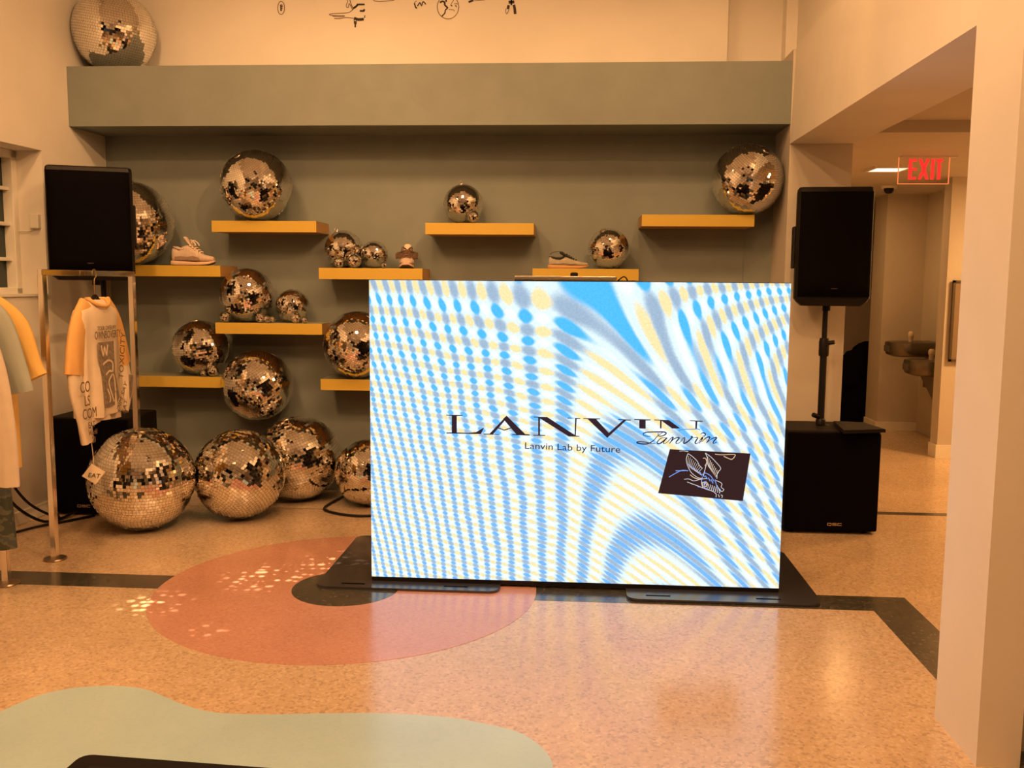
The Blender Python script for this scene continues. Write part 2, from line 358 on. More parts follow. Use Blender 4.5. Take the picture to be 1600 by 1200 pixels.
# ------------------------------------------------------------------ LED wall
SY = 4.41; SX0, SX1, SZ0, SZ1 = -.990, 1.008, .036, 1.506
led = empty('led_wall', ((SX0 + SX1) / 2, SY + .05, 0), 'large freestanding bright LED screen showing blue and yellow ripples with black lettering', 'screen')
LI = Matrix.Translation((-(SX0 + SX1) / 2, -(SY + .05), 0))
def emission_mat(name, col):
    m = bpy.data.materials.new(name); m.use_nodes = True; N = m.node_tree.nodes; N.clear()
    e = N.new('ShaderNodeEmission'); e.inputs[0].default_value = (*col, 1); o = N.new('ShaderNodeOutputMaterial'); m.node_tree.links.new(e.outputs[0], o.inputs[0]); return m
def led_material():
    m = bpy.data.materials.new('led_picture'); m.use_nodes = True; nt = m.node_tree; N = nt.nodes; L = nt.links; N.clear()
    uv = N.new('ShaderNodeUVMap'); uv.uv_map = 'screen'
    sep = N.new('ShaderNodeSeparateXYZ'); L.new(uv.outputs[0], sep.inputs[0])
    def mth(op, a, b=None, c=None):
        n = N.new('ShaderNodeMath'); n.operation = op
        for i, v in enumerate((a, b, c)):
            if v is None: continue
            if isinstance(v, (int, float)): n.inputs[i].default_value = v
            else: L.new(v, n.inputs[i])
        return n.outputs[0]
    x0 = sep.outputs[0]; y0 = sep.outputs[1]      # picture units, x right, y down
    nz = N.new('ShaderNodeTexNoise'); nz.inputs['Scale'].default_value = .012; nz.inputs['Detail'].default_value = 2; L.new(uv.outputs[0], nz.inputs['Vector'])
    wob = mth('MULTIPLY', mth('SUBTRACT', nz.outputs['Fac'], .5), 14)
    X = mth('SUBTRACT', mth('ADD', x0, wob), 870); Y = mth('SUBTRACT', mth('ADD', y0, wob), 290); Y2 = mth('SUBTRACT', mth('ADD', y0, wob), 420)
    # phase 1 = .5*.00105 X^2 - .0004 X Y ; phase 2 = .5*.00095 Y2^2 - .0004 X Y2
    Xp = mth('MAXIMUM', X, 0)
    p1 = mth('SUBTRACT', mth('ADD', mth('MULTIPLY', mth('MULTIPLY', X, X), .00056), mth('MULTIPLY', mth('MULTIPLY', Xp, Xp), .00012)), mth('MULTIPLY', mth('MULTIPLY', X, Y), .00036))
    p2 = mth('SUBTRACT', mth('SUBTRACT', mth('MULTIPLY', mth('MULTIPLY', Y2, Y2), .00088), mth('MULTIPLY', mth('MULTIPLY', mth('MULTIPLY', Y2, Y2), Y2), 5.3e-7)), mth('ADD', mth('MULTIPLY', mth('MULTIPLY', X, Y2), .0003), mth('MULTIPLY', mth('MULTIPLY', Xp, Y2), .0002)))
    ym = mth('SMOOTH_MIN', mth('SUBTRACT', Y2, 20), 160, 90)
    p2 = mth('SUBTRACT', p2, mth('MULTIPLY', mth('MULTIPLY', Xp, ym), .00035))
    c1 = mth('COSINE', mth('ADD', p1, 1.2)); c2 = mth('COSINE', mth('ADD', p2, .6))
    s = mth('ADD', c1, c2)
    def mr(v, a, b, t0=0., t1=1.):
        n = N.new('ShaderNodeMapRange'); n.interpolation_type = 'SMOOTHSTEP'; L.new(v, n.inputs['Value'])
        for k, q in zip(('From Min', 'From Max', 'To Min', 'To Max'), (a, b, t0, t1)): n.inputs[k].default_value = q
        return n.outputs[0]
    def lin(c): return tuple(((v / 255 + .055) / 1.055) ** 2.4 if v > 10 else v / 255 / 12.92 for v in c)
    def mix(f, a, b):
        n = N.new('ShaderNodeMix'); n.data_type = 'RGBA'; L.new(f, n.inputs['Factor'])
        for k, v in (('A', a), ('B', b)):
            if isinstance(v, tuple): n.inputs[k].default_value = (*lin(v), 1)
            else: L.new(v, n.inputs[k])
        return n.outputs['Result']
    d = mth('SUBTRACT', c1, c2)
    base = mix(mr(d, -.2, 1.7), (226, 247, 255), (160, 184, 208))
    base = mix(mr(d, -1.9, -.9, 1., 0.), base, (246, 253, 255))
    blue = mix(mr(y0, 500, 800), (84, 190, 255), (122, 184, 255))
    c = mix(mr(s, .6, 1.45), base, blue)
    c = mix(mr(s, -1.5, -.65, 1., 0.), c, (252, 230, 172))
    n2 = N.new('ShaderNodeTexNoise'); n2.inputs['Scale'].default_value = .3; n2.inputs['Detail'].default_value = 2; L.new(uv.outputs[0], n2.inputs['Vector'])
    g = N.new('ShaderNodeVectorMath'); g.operation = 'SCALE'; L.new(c, g.inputs[0]); L.new(mr(n2.outputs['Fac'], .3, .7, .92, 1.05), g.inputs['Scale'])
    e = N.new('ShaderNodeEmission'); L.new(g.outputs[0], e.inputs[0]); e.inputs[1].default_value = 1.12
    o = N.new('ShaderNodeOutputMaterial'); L.new(e.outputs[0], o.inputs[0]); return m
ledm = led_material()
def pxz(x, y):                                     # picture units to screen plane metres
    p = PY(x, y, SY); return p.x, p.z
PXM = 1440 / SY * 1.005
def to_px(X, Z):
    v = Vector((X, SY, Z)) - CAMP; return 800 + FPX * v.dot(CR) / v.dot(CF), 600 - FPX * v.dot(CU) / v.dot(CF)
for i in range(4):
    for j in range(3):
        xa = SX0 + (SX1 - SX0) * i / 4; xb = SX0 + (SX1 - SX0) * (i + 1) / 4; za = SZ0 + (SZ1 - SZ0) * j / 3; zb = SZ0 + (SZ1 - SZ0) * (j + 1) / 3
        g = .0001
        cb = box('cabinet', (xa + g, SY + .002, za + g), (xb - g, SY + .075, zb - g), blkp, led, M=LI)
        me = bpy.data.meshes.new('led_tile'); n = 6; vs = []; fc = []; uvs = []
        for b_ in range(n + 1):
            for a_ in range(n + 1):
                X = xa + g + (xb - xa - 2 * g) * a_ / n; Z = za + g + (zb - za - 2 * g) * b_ / n
                vs.append(tuple(LI @ Vector((X, SY, Z)))); uvs.append(to_px(X, Z))
        for b_ in range(n):
            for a_ in range(n): q = b_ * (n + 1) + a_; fc.append((q, q + 1, q + n + 2, q + n + 1))
        me.from_pydata(vs, [], fc); ul = me.uv_layers.new(name='screen')
        for lp in me.loops: ul.data[lp.index].uv = uvs[lp.vertex_index]
        me.materials.append(ledm); ob = bpy.data.objects.new('led_tile', me); COL.objects.link(ob); ob.parent = cb
box('bottom_rail', (SX0, SY + .003, .012), (SX1, SY + .08, SZ0), blkp, led, M=LI)
box('top_edge', (SX0, SY + .004, SZ1), (SX1, SY + .075, SZ1 + .002), blkp, led, M=LI)
inkled = emission_mat('led_black_text', (.040, .020, .028)); navyled = emission_mat('led_navy_text', (.02, .015, .05))
def poly_px(bm, pts, off=.0015, th=.0008):
    V = []
    for o_ in (off, off + th):
        V.append([bm.verts.new(LI @ Vector((pxz(*p)[0], SY - o_, pxz(*p)[1]))) for p in pts])
    bm.faces.new(V[1]); n = len(pts)
    for i in range(n): bm.faces.new([V[0][i], V[0][(i + 1) % n], V[1][(i + 1) % n], V[1][i]])
def z5(L): return [(x / 3.2 + 680, y / 3.2 + 620) for x, y in L]
letters = {
 'L': [[(55, 89), (137, 91), (137, 95), (108, 96), (108, 178), (165, 180), (205, 176), (246, 152), (228, 186), (56, 183), (56, 178), (83, 178), (83, 95), (55, 93)]],
 'A': [[(357, 94), (450, 186), (473, 188), (473, 193), (385, 191), (385, 187), (405, 187), (340, 110)], [(357, 94), (362, 102), (290, 186), (320, 187), (320, 190), (243, 188), (243, 184), (272, 184)], [(307, 149), (345, 164), (388, 150), (390, 154), (346, 169), (303, 153)]],
 'N': [[(492, 99), (560, 101), (697, 190), (700, 106), (662, 108), (662, 104), (725, 106), (725, 110), (707, 110), (703, 194), (722, 196), (722, 199), (668, 198), (524, 108), (524, 190), (550, 191), (550, 195), (490, 194), (490, 190), (515, 190), (515, 104), (492, 103)]],
 'V': [[(740, 106), (825, 108), (825, 112), (806, 113), (868, 180), (940, 116), (915, 115), (915, 111), (978, 114), (978, 118), (954, 118), (860, 205), (762, 111), (740, 110)]],
 'I': [[(995, 111), (1077, 113), (1077, 117), (1052, 118), (1052, 159), (1020, 158), (1020, 117), (995, 115)]],
 'M': [[(1095, 113), (1168, 116), (1226, 158), (1184, 158), (1132, 120), (1131, 158), (1124, 158), (1124, 118), (1095, 117)], [(1272, 117), (1337, 120), (1337, 124), (1310, 124), (1308, 160), (1300, 160), (1301, 123), (1272, 121)]]}
for k, L_ in letters.items():
    bm = bmesh.new()
    for p in L_: poly_px(bm, z5(p))
    bm_obj('display_letter', bm, inkled, led)
ca = pxz(894, 704)
MT = LI @ Matrix.Translation((ca[0], SY - .002, ca[1])) @ Matrix.Rotation(math.radians(90), 4, 'X') @ Matrix.Rotation(math.radians(-1.2), 4, 'Z')
text_mesh('display_caption', 'Lanvin Lab by Future', navyled, led, .046, MT, .0003, 0, 1.20)
# script word, drawn as pen strokes  (units: 6th zoom, /6.667)
def z6(L): return [(x / 6.667 + 1000, y / 6.667 + 620) for x, y in L]
def stroke_px(bm, pts, wpx, off=.002, smooth=4):
    P = smooth_path(pts, smooth) if smooth else [Vector((*p, 0)) for p in pts]
    q = [pxz(p.x, p.y) for p in P]; n = len(q)
    ww = [(wpx if isinstance(wpx, (int, float)) else wpx(i / (n - 1))) / 327 for i in range(n)]
    nb = len(bm.verts); before = set(bm.verts)
    add_stroke(bm, q, ww, .0006)
    for v in bm.verts:
        if v not in before: v.co = LI @ Vector((v.co.x, SY - off - v.co.z, v.co.y))
bm = bmesh.new()
S = [[(110, 412), (50, 405), (32, 385), (70, 368), (180, 365), (250, 366), (272, 380), (245, 402), (200, 410), (185, 390), (195, 375)],
     [(235, 370), (180, 410), (140, 455), (80, 488), (20, 490), (-30, 480), (-20, 468), (60, 472), (120, 486), (160, 488)],
     [(270, 425), (225, 428), (190, 455), (178, 482), (205, 486), (250, 455), (282, 425), (245, 470), (250, 488), (285, 470)],
     [(285, 470), (330, 425), (345, 424), (330, 450), (305, 487)], [(305, 487), (350, 440), (395, 423), (405, 432), (375, 470), (380, 488), (415, 475)],
     [(415, 475), (450, 430), (465, 424), (462, 450), (455, 485), (490, 470), (530, 435), (545, 415), (530, 410), (540, 425), (570, 424)],
     [(570, 424), (600, 425), (575, 470), (580, 488), (610, 475)], [(610, 475), (640, 430), (652, 425), (640, 450), (615, 487)], [(630, 390), (650, 375), (670, 378), (680, 390), (670, 408), (650, 408)],
     [(640, 470), (690, 425), (725, 418), (720, 436), (690, 480)], [(690, 480), (740, 440), (785, 422), (795, 430), (765, 465), (765, 485), (800, 470)]]
for p in S: stroke_px(bm, z6(p), lambda t: .9 + 1.1 * math.sin(math.pi * t) ** 2)
bm_obj('display_script', bm, navyled, led)
bm = bmesh.new(); stroke_px(bm, z6([(400, 352), (440, 340), (520, 338), (600, 335), (625, 345)]), 1.2); bm_obj('display_scribble', bm, emission_mat('led_faint_blue', (.12, .3, .6)), led)
bm = bmesh.new(); poly_px(bm, z6([(310, 545), (1150, 590), (1070, 1085), (188, 1003)]), .001, .0008)
bm_obj('display_picture', bm, emission_mat('led_dark_picture', (.042, .018, .017)), led)
white_l = emission_mat('led_white_line', (.75, .72, .72)); blue_l = emission_mat('led_blue_line', (.22, .38, .95)); tan_l = emission_mat('led_tan_line', (.8, .55, .33))
bmw, bmb, bmt = bmesh.new(), bmesh.new(), bmesh.new()
W_ = [[(500, 590), (482, 640), (490, 700), (515, 760), (545, 800), (600, 840), (650, 850)], [(500, 590), (550, 625), (595, 670), (615, 710), (650, 745)], [(680, 585), (730, 620), (790, 680), (840, 745), (805, 790), (800, 850)],
      [(680, 585), (700, 640), (690, 700), (675, 760), (660, 820)], [(460, 858), (510, 855), (560, 875), (620, 860), (690, 850)], [(490, 885), (540, 905), (610, 930), (700, 965), (760, 985), (795, 1015)],
      [(790, 870), (850, 900), (845, 940), (872, 965), (850, 985), (820, 960), (800, 920)], [(795, 1015), (790, 1045)], [(815, 1015), (825, 1045)], [(840, 1020), (858, 1030), (850, 1050)], [(410, 565), (450, 562), (500, 570)]]
for p in W_: stroke_px(bmw, z6(p), .95)
for k in range(9):
    t = k / 8
    stroke_px(bmt if k % 3 == 0 else bmw, z6([(505 + 18 * k, 615 + 16 * k), (500 + 14 * k, 690 + 12 * k), (520 + 16 * k, 740 + 10 * k)]), .6)
    stroke_px(bmt if k % 2 else bmw, z6([(705 + 14 * k, 620 + 20 * k), (700 + 12 * k, 680 + 17 * k), (715 + 9 * k, 730 + 13 * k)]), .9)
    stroke_px(bmb, z6([(500 + 30 * k, 700 + 20 * k), (520 + 30 * k, 725 + 22 * k)]), 1.4)
    stroke_px(bmw, z6([(640 + 22 * k, 880 + 8 * k), (655 + 22 * k, 925 + 9 * k), (645 + 22 * k, 950 + 6 * k)]), .9)
for p in [[(660, 790), (700, 800), (740, 830), (770, 880)], [(650, 830), (640, 890), (690, 880), (660, 920)], [(300, 835), (380, 790), (440, 765), (500, 770)], [(370, 770), (470, 768)], [(600, 935), (660, 945), (720, 970)], [(780, 860), (800, 930), (840, 970)]]: stroke_px(bmb, z6(p), 1.2)
for p in [[(640, 890), (700, 895), (690, 930), (650, 930), (640, 890)], [(780, 597), (850, 603), (980, 600), (985, 620), (960, 648), (930, 645), (870, 618)], [(655, 640), (680, 640), (695, 680), (675, 720)], [(520, 810), (570, 845), (640, 860)]]: stroke_px(bmt, z6(p), 1.2)
bm_obj('display_drawing', bmw, white_l, led); bm_obj('display_drawing', bmb, blue_l, led); bm_obj('display_drawing', bmt, tan_l, led)
# foot plates with slots, rear braces
def plate(x0, x1, y0, y1, slots):
    pts = []; r = .05
    for cx, cy, a0 in ((x0 + r, y0 + r, 180), (x1 - r, y0 + r, 270), (x1 - r, y1 - r, 0), (x0 + r, y1 - r, 90)):
        for k in range(6): a = math.radians(a0 + 18 * k); pts.append((cx + r * math.cos(a), cy + r * math.sin(a)))
    p = prism('foot_plate', pts, .0025, .014, plate_m, led, M=LI, bev=.002)
    for s in slots: box('slot', (s - .058, y0 + .045, .0135), (s + .058, y0 + .06, .0146), grille, p, M=LI, bev=0)
plate(-1.25, -.345, 4.305, 5.22, (-1.07, -.56)); plate(.27, 1.185, 4.262, 5.14, (.42, .94))
for x in (-.8, .73):
    tube('brace', [LI @ Vector((x, 5.0, .014)), LI @ Vector((x, 4.49, 1.2))], .018, blkm, led)

# dj desk behind the screen
dj = empty('dj_desk', (-.038, 4.85, 0), 'narrow black desk hidden behind the LED screen', 'table')
box('desk_top', (-.29, -.28, 1.44), (.29, .28, 1.465), blkp, dj, bev=.004)
for sx in (-.26, .26):
    for sy in (-.24, .24): tube('leg', [(sx, sy, 0), (sx, sy, 1.44)], .014, blkm, dj)
mx = empty('dj_controller', (-.045, 4.80, 1.465), 'flat silver and black music controller on the desk showing above the screen', 'controller')
box('body', (-.262, -.1, .001), (.255, .17, .050), blkp, mx, bev=.004); box('front_strip', (-.262, -.102, .052), (.255, .17, .068), silver, mx, bev=.002)
lathe('jog_knob', [(0, .068), (.02, .068), (.02, .082), (.014, .088), (0, .088)], blkp, mx, 16, loc=(.04, -.05, 0))
tube('cable', smooth_path([(.255, -.05, .04), (.29, -.06, .068), (.31, -.06, .05), (.312, -.06, .01)]), .0035, blkp, mx, 6)

# ------------------------------------------------------------------ shelves
def shelf(x0, x1, ytop, label):
    a = PY(x0, ytop, 6.10); b = PY(x1, ytop, 6.10); z = (a.z + b.z) / 2
    o = empty('wall_shelf', ((a.x + b.x) / 2, BW - .006, z), label, 'shelf', 'yellow floating shelves on the sage wall')
    hw = (b.x - a.x) / 2; dp = BW - .006 - 6.10
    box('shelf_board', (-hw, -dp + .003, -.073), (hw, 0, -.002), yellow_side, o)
    box('front_panel', (-hw, -dp, -.074), (hw, -dp + .004, 0), yellow, o)
    box('top_panel', (-hw, -dp + .004, -.003), (hw, 0, 0), mat('shelf_top_paint', (.30, .30, .22), .5), o)
    return z
ZA = shelf(330.5, 494, 345, 'yellow shelf under the large mirror ball at upper left')
ZB = shelf(664.5, 834, 348.5, 'yellow shelf in the top row above the middle of the screen')
ZC = shelf(1003, 1179, 335.5, 'yellow shelf in the top row at the far right')
ZD = shelf(184, 344, 414.5, 'yellow shelf behind the left loudspeaker holding the chunky sneaker')
ZE = shelf(498, 660, 419, 'yellow shelf holding five mirror balls and a sneaker seen toe first')
ZF = shelf(832, 998, 420, 'yellow shelf just above the screen holding the sneaker with dark laces')
ZG = shelf(336.5, 503, 505, 'yellow shelf carrying two mirror balls and six tiny ones')
ZH = shelf(186, 347, 588, 'lowest yellow shelf behind the clothes rail')
ZI = shelf(501, 665, 593.5, 'lowest yellow shelf running behind the left screen edge')

# ------------------------------------------------------------------ mirror balls
def ball_mesh(R, s, sides, jit):
    rows = max(8, int(round(math.pi * R / s))); C = []; T = []; B = []; hs = []; ht = []
    for i in range(rows):
        th = math.pi * (i + .5) / rows
        if math.sin(th) * R < s * .9: continue
        m = max(4, int(round(2 * math.pi * R * math.sin(th) / s))); ph = 2 * np.pi * (np.arange(m) + random.random()) / m
        st, ct = math.sin(th), math.cos(th)
        C.append(np.stack([st * np.cos(ph), st * np.sin(ph), np.full(m, ct)], 1))
        T.append(np.stack([-np.sin(ph), np.cos(ph), np.zeros(m)], 1)); B.append(np.stack([ct * np.cos(ph), ct * np.sin(ph), np.full(m, -st)], 1))
        hs.append(np.full(m, math.pi * R * st / m * .93)); ht.append(np.full(m, math.pi * R / rows / 2 * .92))
    C = np.concatenate(C); T = np.concatenate(T); B = np.concatenate(B); hs = np.concatenate(hs)[:, None]; ht = np.concatenate(ht)[:, None]
    n = len(C); j1 = RNG.normal(0, jit, (n, 1)); j2 = RNG.normal(0, jit, (n, 1))
    T2 = T + C * j1; B2 = B + C * j2; P = C * R
    out = [P - T2 * hs - B2 * ht, P + T2 * hs - B2 * ht, P + T2 * hs + B2 * ht, P - T2 * hs + B2 * ht]
    q = np.arange(n)[:, None]
    if sides:
        dn = -C * .0028; V = np.stack(out + [o_ + dn for o_ in out], 1).reshape(-1, 3); k = 8
        pat = np.array([[0, 3, 2, 1], [0, 1, 5, 4], [1, 2, 6, 5], [2, 3, 7, 6], [3, 0, 4, 7]])
    else:
        V = np.stack(out, 1).reshape(-1, 3); k = 4; pat = np.array([[0, 3, 2, 1]])
    F = (q[:, :, None] * k + pat[None]).reshape(-1, 4)
    me = bpy.data.meshes.new('mirror_tiles'); me.vertices.add(len(V)); me.vertices.foreach_set('co', V.ravel().astype(np.float32))
    me.loops.add(F.size); me.loops.foreach_set('vertex_index', F.ravel().astype(np.int32)); me.polygons.add(len(F))
    me.polygons.foreach_set('loop_start', np.arange(0, F.size, 4, dtype=np.int32)); me.update(calc_edges=True); me.validate(); me.shade_flat()
    me.materials.append(mirror); return me
def ball(px, py, rp, Y, label, rest=None, group=None, ring=False, s=None, R=None, tilt=None):
    if rest == 0:                                   # floor balls: find the depth at which the ball just touches the floor
        Y = min((y_ / 200 for y_ in range(900, 1260)), key=lambda y_: abs(PY(px, py, y_).z - rp / FPX * (PY(px, py, y_) - CAMP).dot(CF)))
    c = PY(px, py, Y)
    if R is None: R = rp / FPX * (c - CAMP).dot(CF)
    if rest is not None: c.z = rest + R + .0005
    s = s or (.0175 if R > .24 else .0145 if R > .18 else .0115 if R > .12 else .0095 if R > .09 else .0075 if R > .05 else .0055)
    big = R > .08
    o = empty('mirror_ball', (c.x, c.y, c.z - R), label, 'mirror ball', group)
    t = tilt if tilt is not None else ((random.uniform(.1, .6), random.uniform(-.5, .5), random.uniform(0, 6)))
    RM = Matrix.Rotation(t[1], 4, 'Y') @ Matrix.Rotation(t[0], 4, 'X') @ Matrix.Rotation(t[2], 4, 'Z')
    TM = Matrix.Translation((0, 0, R)) @ RM
    bm = bmesh.new(); bmesh.ops.create_icosphere(bm, subdivisions=4 if big else 3, radius=R - .0022 if big else R * .965, matrix=TM); bm_obj('core', bm, grout, o, smooth=True)
    me = ball_mesh(R - .0005, s, big, .030 if big else .045); me.transform(TM)
    q = bpy.data.objects.new('mirror_tiles', me); COL.objects.link(q); q.parent = o; q['kind'] = 'stuff'
    if R > .05:
        lathe('cap', [(0, R + .002), (s * 1.6, R + .002), (s * 1.7, R - .001), (s * 1.7, R - .006)], silver, o, 20, M=TM)
        if ring:
            tube('hanging_ring', [TM @ Vector((.011 * math.cos(a), 0, R + .012 + .011 * math.sin(a))) for a in [k * math.pi / 7 for k in range(14)]], .0018, silver, o, 6, closed=True)
    return o
GF, GS, GT = 'mirror balls heaped on the floor', 'mirror balls on the yellow shelves', 'tiny mirror balls on the yellow shelves'
ball(178, 42, 62.5, 6.22, 'large mirror ball sitting on top of the sage beam at the left wall', rest=2.879, tilt=(.1, .2, 1), ring=False)
ball(222, 748, 80, 5.22, 'largest mirror ball on the floor, leftmost, under the clothes rail', rest=0, group=GF, tilt=(.15, .1, 0), s=.0195)
ball(374, 731, 70, 5.59, 'mirror ball on the floor, second from the left', rest=.0001, group=GF, tilt=(2.5, .5, 0), s=.0195)
ball(466, 704, 66, 6.12, 'mirror ball on the floor, behind and right of the second one', rest=.0001, group=GF, s=.0195)
ball(574, 719, 51.5, 6.02, 'mirror ball on the floor half hidden by the left screen edge', rest=.0001, group=GF)
ball(402, 602, 54.5, 6.17, 'mirror ball stacked on top of the floor balls beside the lowest shelf', group=GF)
ball(203, 345, 65, 6.13, 'large mirror ball half hidden behind the left loudspeaker', rest=ZD, group=GS)
ball(400, 287, 55, 6.17, 'large mirror ball on the upper left shelf', rest=ZA, group=GS)
ball(724, 316, 31, 6.26, 'mirror ball alone with one tiny ball on the shelf above the screen', rest=ZB, group=GS, ring=True, tilt=(.1, -.1, 1))
ball(1168, 274, 55, 6.17, 'large mirror ball overhanging the top right shelf', rest=ZC, group=GS)
ball(537, 385, 29.5, 6.27, 'mirror ball beside the end of the upper left shelf, behind two tiny ones', rest=ZE, group=GS, ring=True, tilt=(.1, -.35, 1))
ball(585, 395, 21.5, 6.26, 'smallish mirror ball left of the toe-first sneaker', rest=ZE, group=GS, ring=True, tilt=(.2, -1.1, 1))
ball(951, 384, 32, 6.24, 'mirror ball right of the sneaker with dark laces', rest=ZF, group=GS)
ball(386, 455, 42, 6.23, 'larger mirror ball on the shelf that carries six tiny ones', rest=ZG, group=GS)
ball(457, 473, 26, 6.25, 'smaller of the two mirror balls on the shelf with six tiny ones', rest=ZG, group=GS)
ball(313, 542, 43, 6.22, 'mirror ball on the lowest left shelf', rest=ZH, group=GS)
ball(558, 534, 52.5, 6.18, 'mirror ball half hidden by the screen on the lowest right shelf', rest=ZI, group=GS)
for a in [(530, 407, 8.8, 6.13, 'tiny mirror ball, leftmost on the shelf with the toe-first sneaker', ZE), (553.5, 403, 11.3, 6.135, 'tiny mirror ball between the two larger balls beside the toe-first sneaker', ZE),
          (600, 411, 5, 6.12, 'pea-size mirror ball nearest the toe-first sneaker', ZE), (739.5, 337, 10, 6.13, 'tiny mirror ball in front of the lone ball above the screen', ZB),
          (351, 492, 8.3, 6.125, 'tiny mirror ball at the left end of the shelf with six tiny ones', ZG), (407, 494, 7.8, 6.125, 'tiny mirror ball, left one of the trio beside the larger ball', ZG),
          (417.5, 496.5, 5.8, 6.12, 'tiny mirror ball, front one of the trio beside the larger ball', ZG), (425.5, 495.5, 5.2, 6.145, 'tiny mirror ball, right one of the trio beside the larger ball', ZG),
          (462, 493, 8.2, 6.12, 'tiny mirror ball touching the smaller ball from the front', ZG), (476, 495.5, 5.2, 6.125, 'tiny mirror ball at the right end of the row of six tiny ones', ZG),
          (333, 576, 9, 6.125, 'tiny mirror ball, right one of two on the lowest left shelf', ZH), (318, 580, 5.2, 6.12, 'tiny mirror ball, left one of two on the lowest left shelf', ZH)]:
    ball(a[0], a[1], a[2], a[3], a[4], rest=a[5], group=GT)

# ------------------------------------------------------------------ sneakers
def ring_pts(x, hw, z0, z1, n=14, sq=2.6):
    out = []
    for k in range(n):
        a = 2 * math.pi * k / n; c, s_ = math.cos(a), math.sin(a)
        out.append((x, hw * math.copysign(abs(c) ** (2 / sq), c), (z0 + z1) / 2 + (z1 - z0) / 2 * math.copysign(abs(s_) ** (2 / sq), s_)))
    return out
def interp(tab, x):
    for a, b in zip(tab, tab[1:]):
        if x <= b[0]:
            t = (x - a[0]) / (b[0] - a[0]); t = t * t * (3 - 2 * t) if len(a) > 2 and False else t
            return [a[i] + (b[i] - a[i]) * t for i in range(1, len(a))]
    return list(tab[-1][1:])
def sneaker(name, loc, rz, L, label, um, sm, tm, lm, high=1., chunky=True, pattern=None, heel_m=None, tongue_up=.0):
    o = empty(name, loc, label, 'shoe', 'sneakers on the yellow shelves', rz)
    k = L / .30
    # x from heel 0 to toe .30; origin at centre
    prof_w = [(0, .024), (.02, .034), (.08, .037), (.15, .041), (.21, .047), (.26, .042), (.29, .026), (.30, .012)]
    sole_t = [(0, .034), (.08, .031), (.17, .026), (.25, .028), (.30, .034)] if chunky else [(0, .029), (.1, .027), (.2, .024), (.30, .026)]
    toe = [(0, .002), (.03, .0), (.2, .0), (.25, .004), (.28, .012), (.30, .022)]
    up_h = [(0, .088), (.015, .102), (.045, .094), (.06, .090), (.085, .112), (.12, .116), (.15, .102), (.18, .084), (.21, .068), (.25, .058), (.28, .054), (.294, .048), (.30, .040)] if chunky else \
           [(0, .078), (.015, .092), (.05, .072), (.08, .062), (.11, .078), (.13, .086), (.17, .074), (.21, .060), (.25, .052), (.28, .047), (.294, .042), (.30, .034)]
    xs = [0, .008, .02, .04, .06, .08, .10, .12, .14, .16, .18, .20, .22, .24, .26, .275, .288, .296, .30]
    sole = []; upper = []
    for x in xs:
        w_, = interp(prof_w, x); t_, = interp(sole_t, x); b_, = interp(toe, x); h_, = interp(up_h, x)
        sole.append([((p[0] - .15) * k, p[1] * k, p[2] * k) for p in ring_pts(x, w_ + .004, b_, max(t_, b_ + .008), 16, 5)])
        upper.append([((p[0] - .15) * k, p[1] * k, p[2] * k * high) for p in ring_pts(min(max(x, .006), .294), w_ * .97, min(t_, .03) - .006, h_, 16, 2.5 if x > .14 else 3.2)])
    loft('sole', sole, sm, o); loft('upper', upper, um, o)
    # outsole dark line
    out = [[((p[0] - .15) * k, p[1] * k, p[2] * k) for p in ring_pts(x, interp(prof_w, x)[0] + .0048, interp(toe, x)[0] - .0003, interp(toe, x)[0] + .006, 12, 5)] for x in xs]
    loft('outsole', out, heel_m or ink2, o)
    # collar opening: dark padding
    coll = [((x - .15) * k, y * k, z * k * high) for x, y, z in [(.012, 0, .103), (.03, .024, .102), (.06, .031, .094), (.09, .031, .094), (.11, .024, .103), (.118, 0, .112), (.11, -.024, .103), (.09, -.031, .094), (.06, -.031, .094), (.03, -.024, .102)]]
    if not chunky: coll = [(a, b, c * .82) for a, b, c in coll]
    tube('collar', coll, .008 * k, um if chunky else tm, o, 8, closed=True)
    zt = .155 if chunky else .118
    ton = []
    for x, z, hw, th in ((.185, .078 if chunky else .072, .018, .006), (.15, .105 if chunky else .088, .022, .008), (.12, .128 if chunky else .102, .025, .012), (.098, zt + tongue_up, .024, .014), (.088, zt + .006 + tongue_up, .017, .008)):
        ton.append([((x - .15) * k + math.cos(a) * th * k * .8, math.sin(a) * hw * k, z * k * high + math.cos(a) * th * k * .5) for a in [2 * math.pi * j / 12 for j in range(12)]])
    loft('tongue', ton, tm, o)
    bm = bmesh.new()
    for j, (x, z) in enumerate(((.205, .070), (.188, .081), (.171, .093), (.154, .104), (.137, .116))):
        zz = z if chunky else z * .86
        add_tube(bm, smooth_path([((x - .15) * k, -.030 * k, (zz - .008) * k * high), ((x - .155) * k, -.014 * k, (zz + .006) * k * high), ((x - .145) * k, .014 * k, (zz + .008) * k * high), ((x - .152) * k, .030 * k, (zz - .006) * k * high)], 3), (.0052 if chunky else .0028) * k, 6)
    if chunky:
        for s_ in (-1, 1):
            add_tube(bm, smooth_path([((.13 - .15) * k, s_ * .01 * k, .130 * k * high), ((.145 - .15) * k, s_ * .03 * k, .142 * k * high), ((.17 - .15) * k, s_ * .036 * k, .128 * k * high), ((.18 - .15) * k, s_ * .035 * k, .112 * k * high)], 4), .0052 * k, 6)
    else:
        add_tube(bm, smooth_path([((.10 - .15) * k, 0, .118 * k), ((.085 - .15) * k, -.02 * k, .128 * k), ((.03 - .15) * k, -.03 * k, .118 * k), ((.018 - .15) * k, -.02 * k, .104 * k)], 4), .002 * k, 6)
    bm_obj('laces', bm, lm, o, smooth=True)
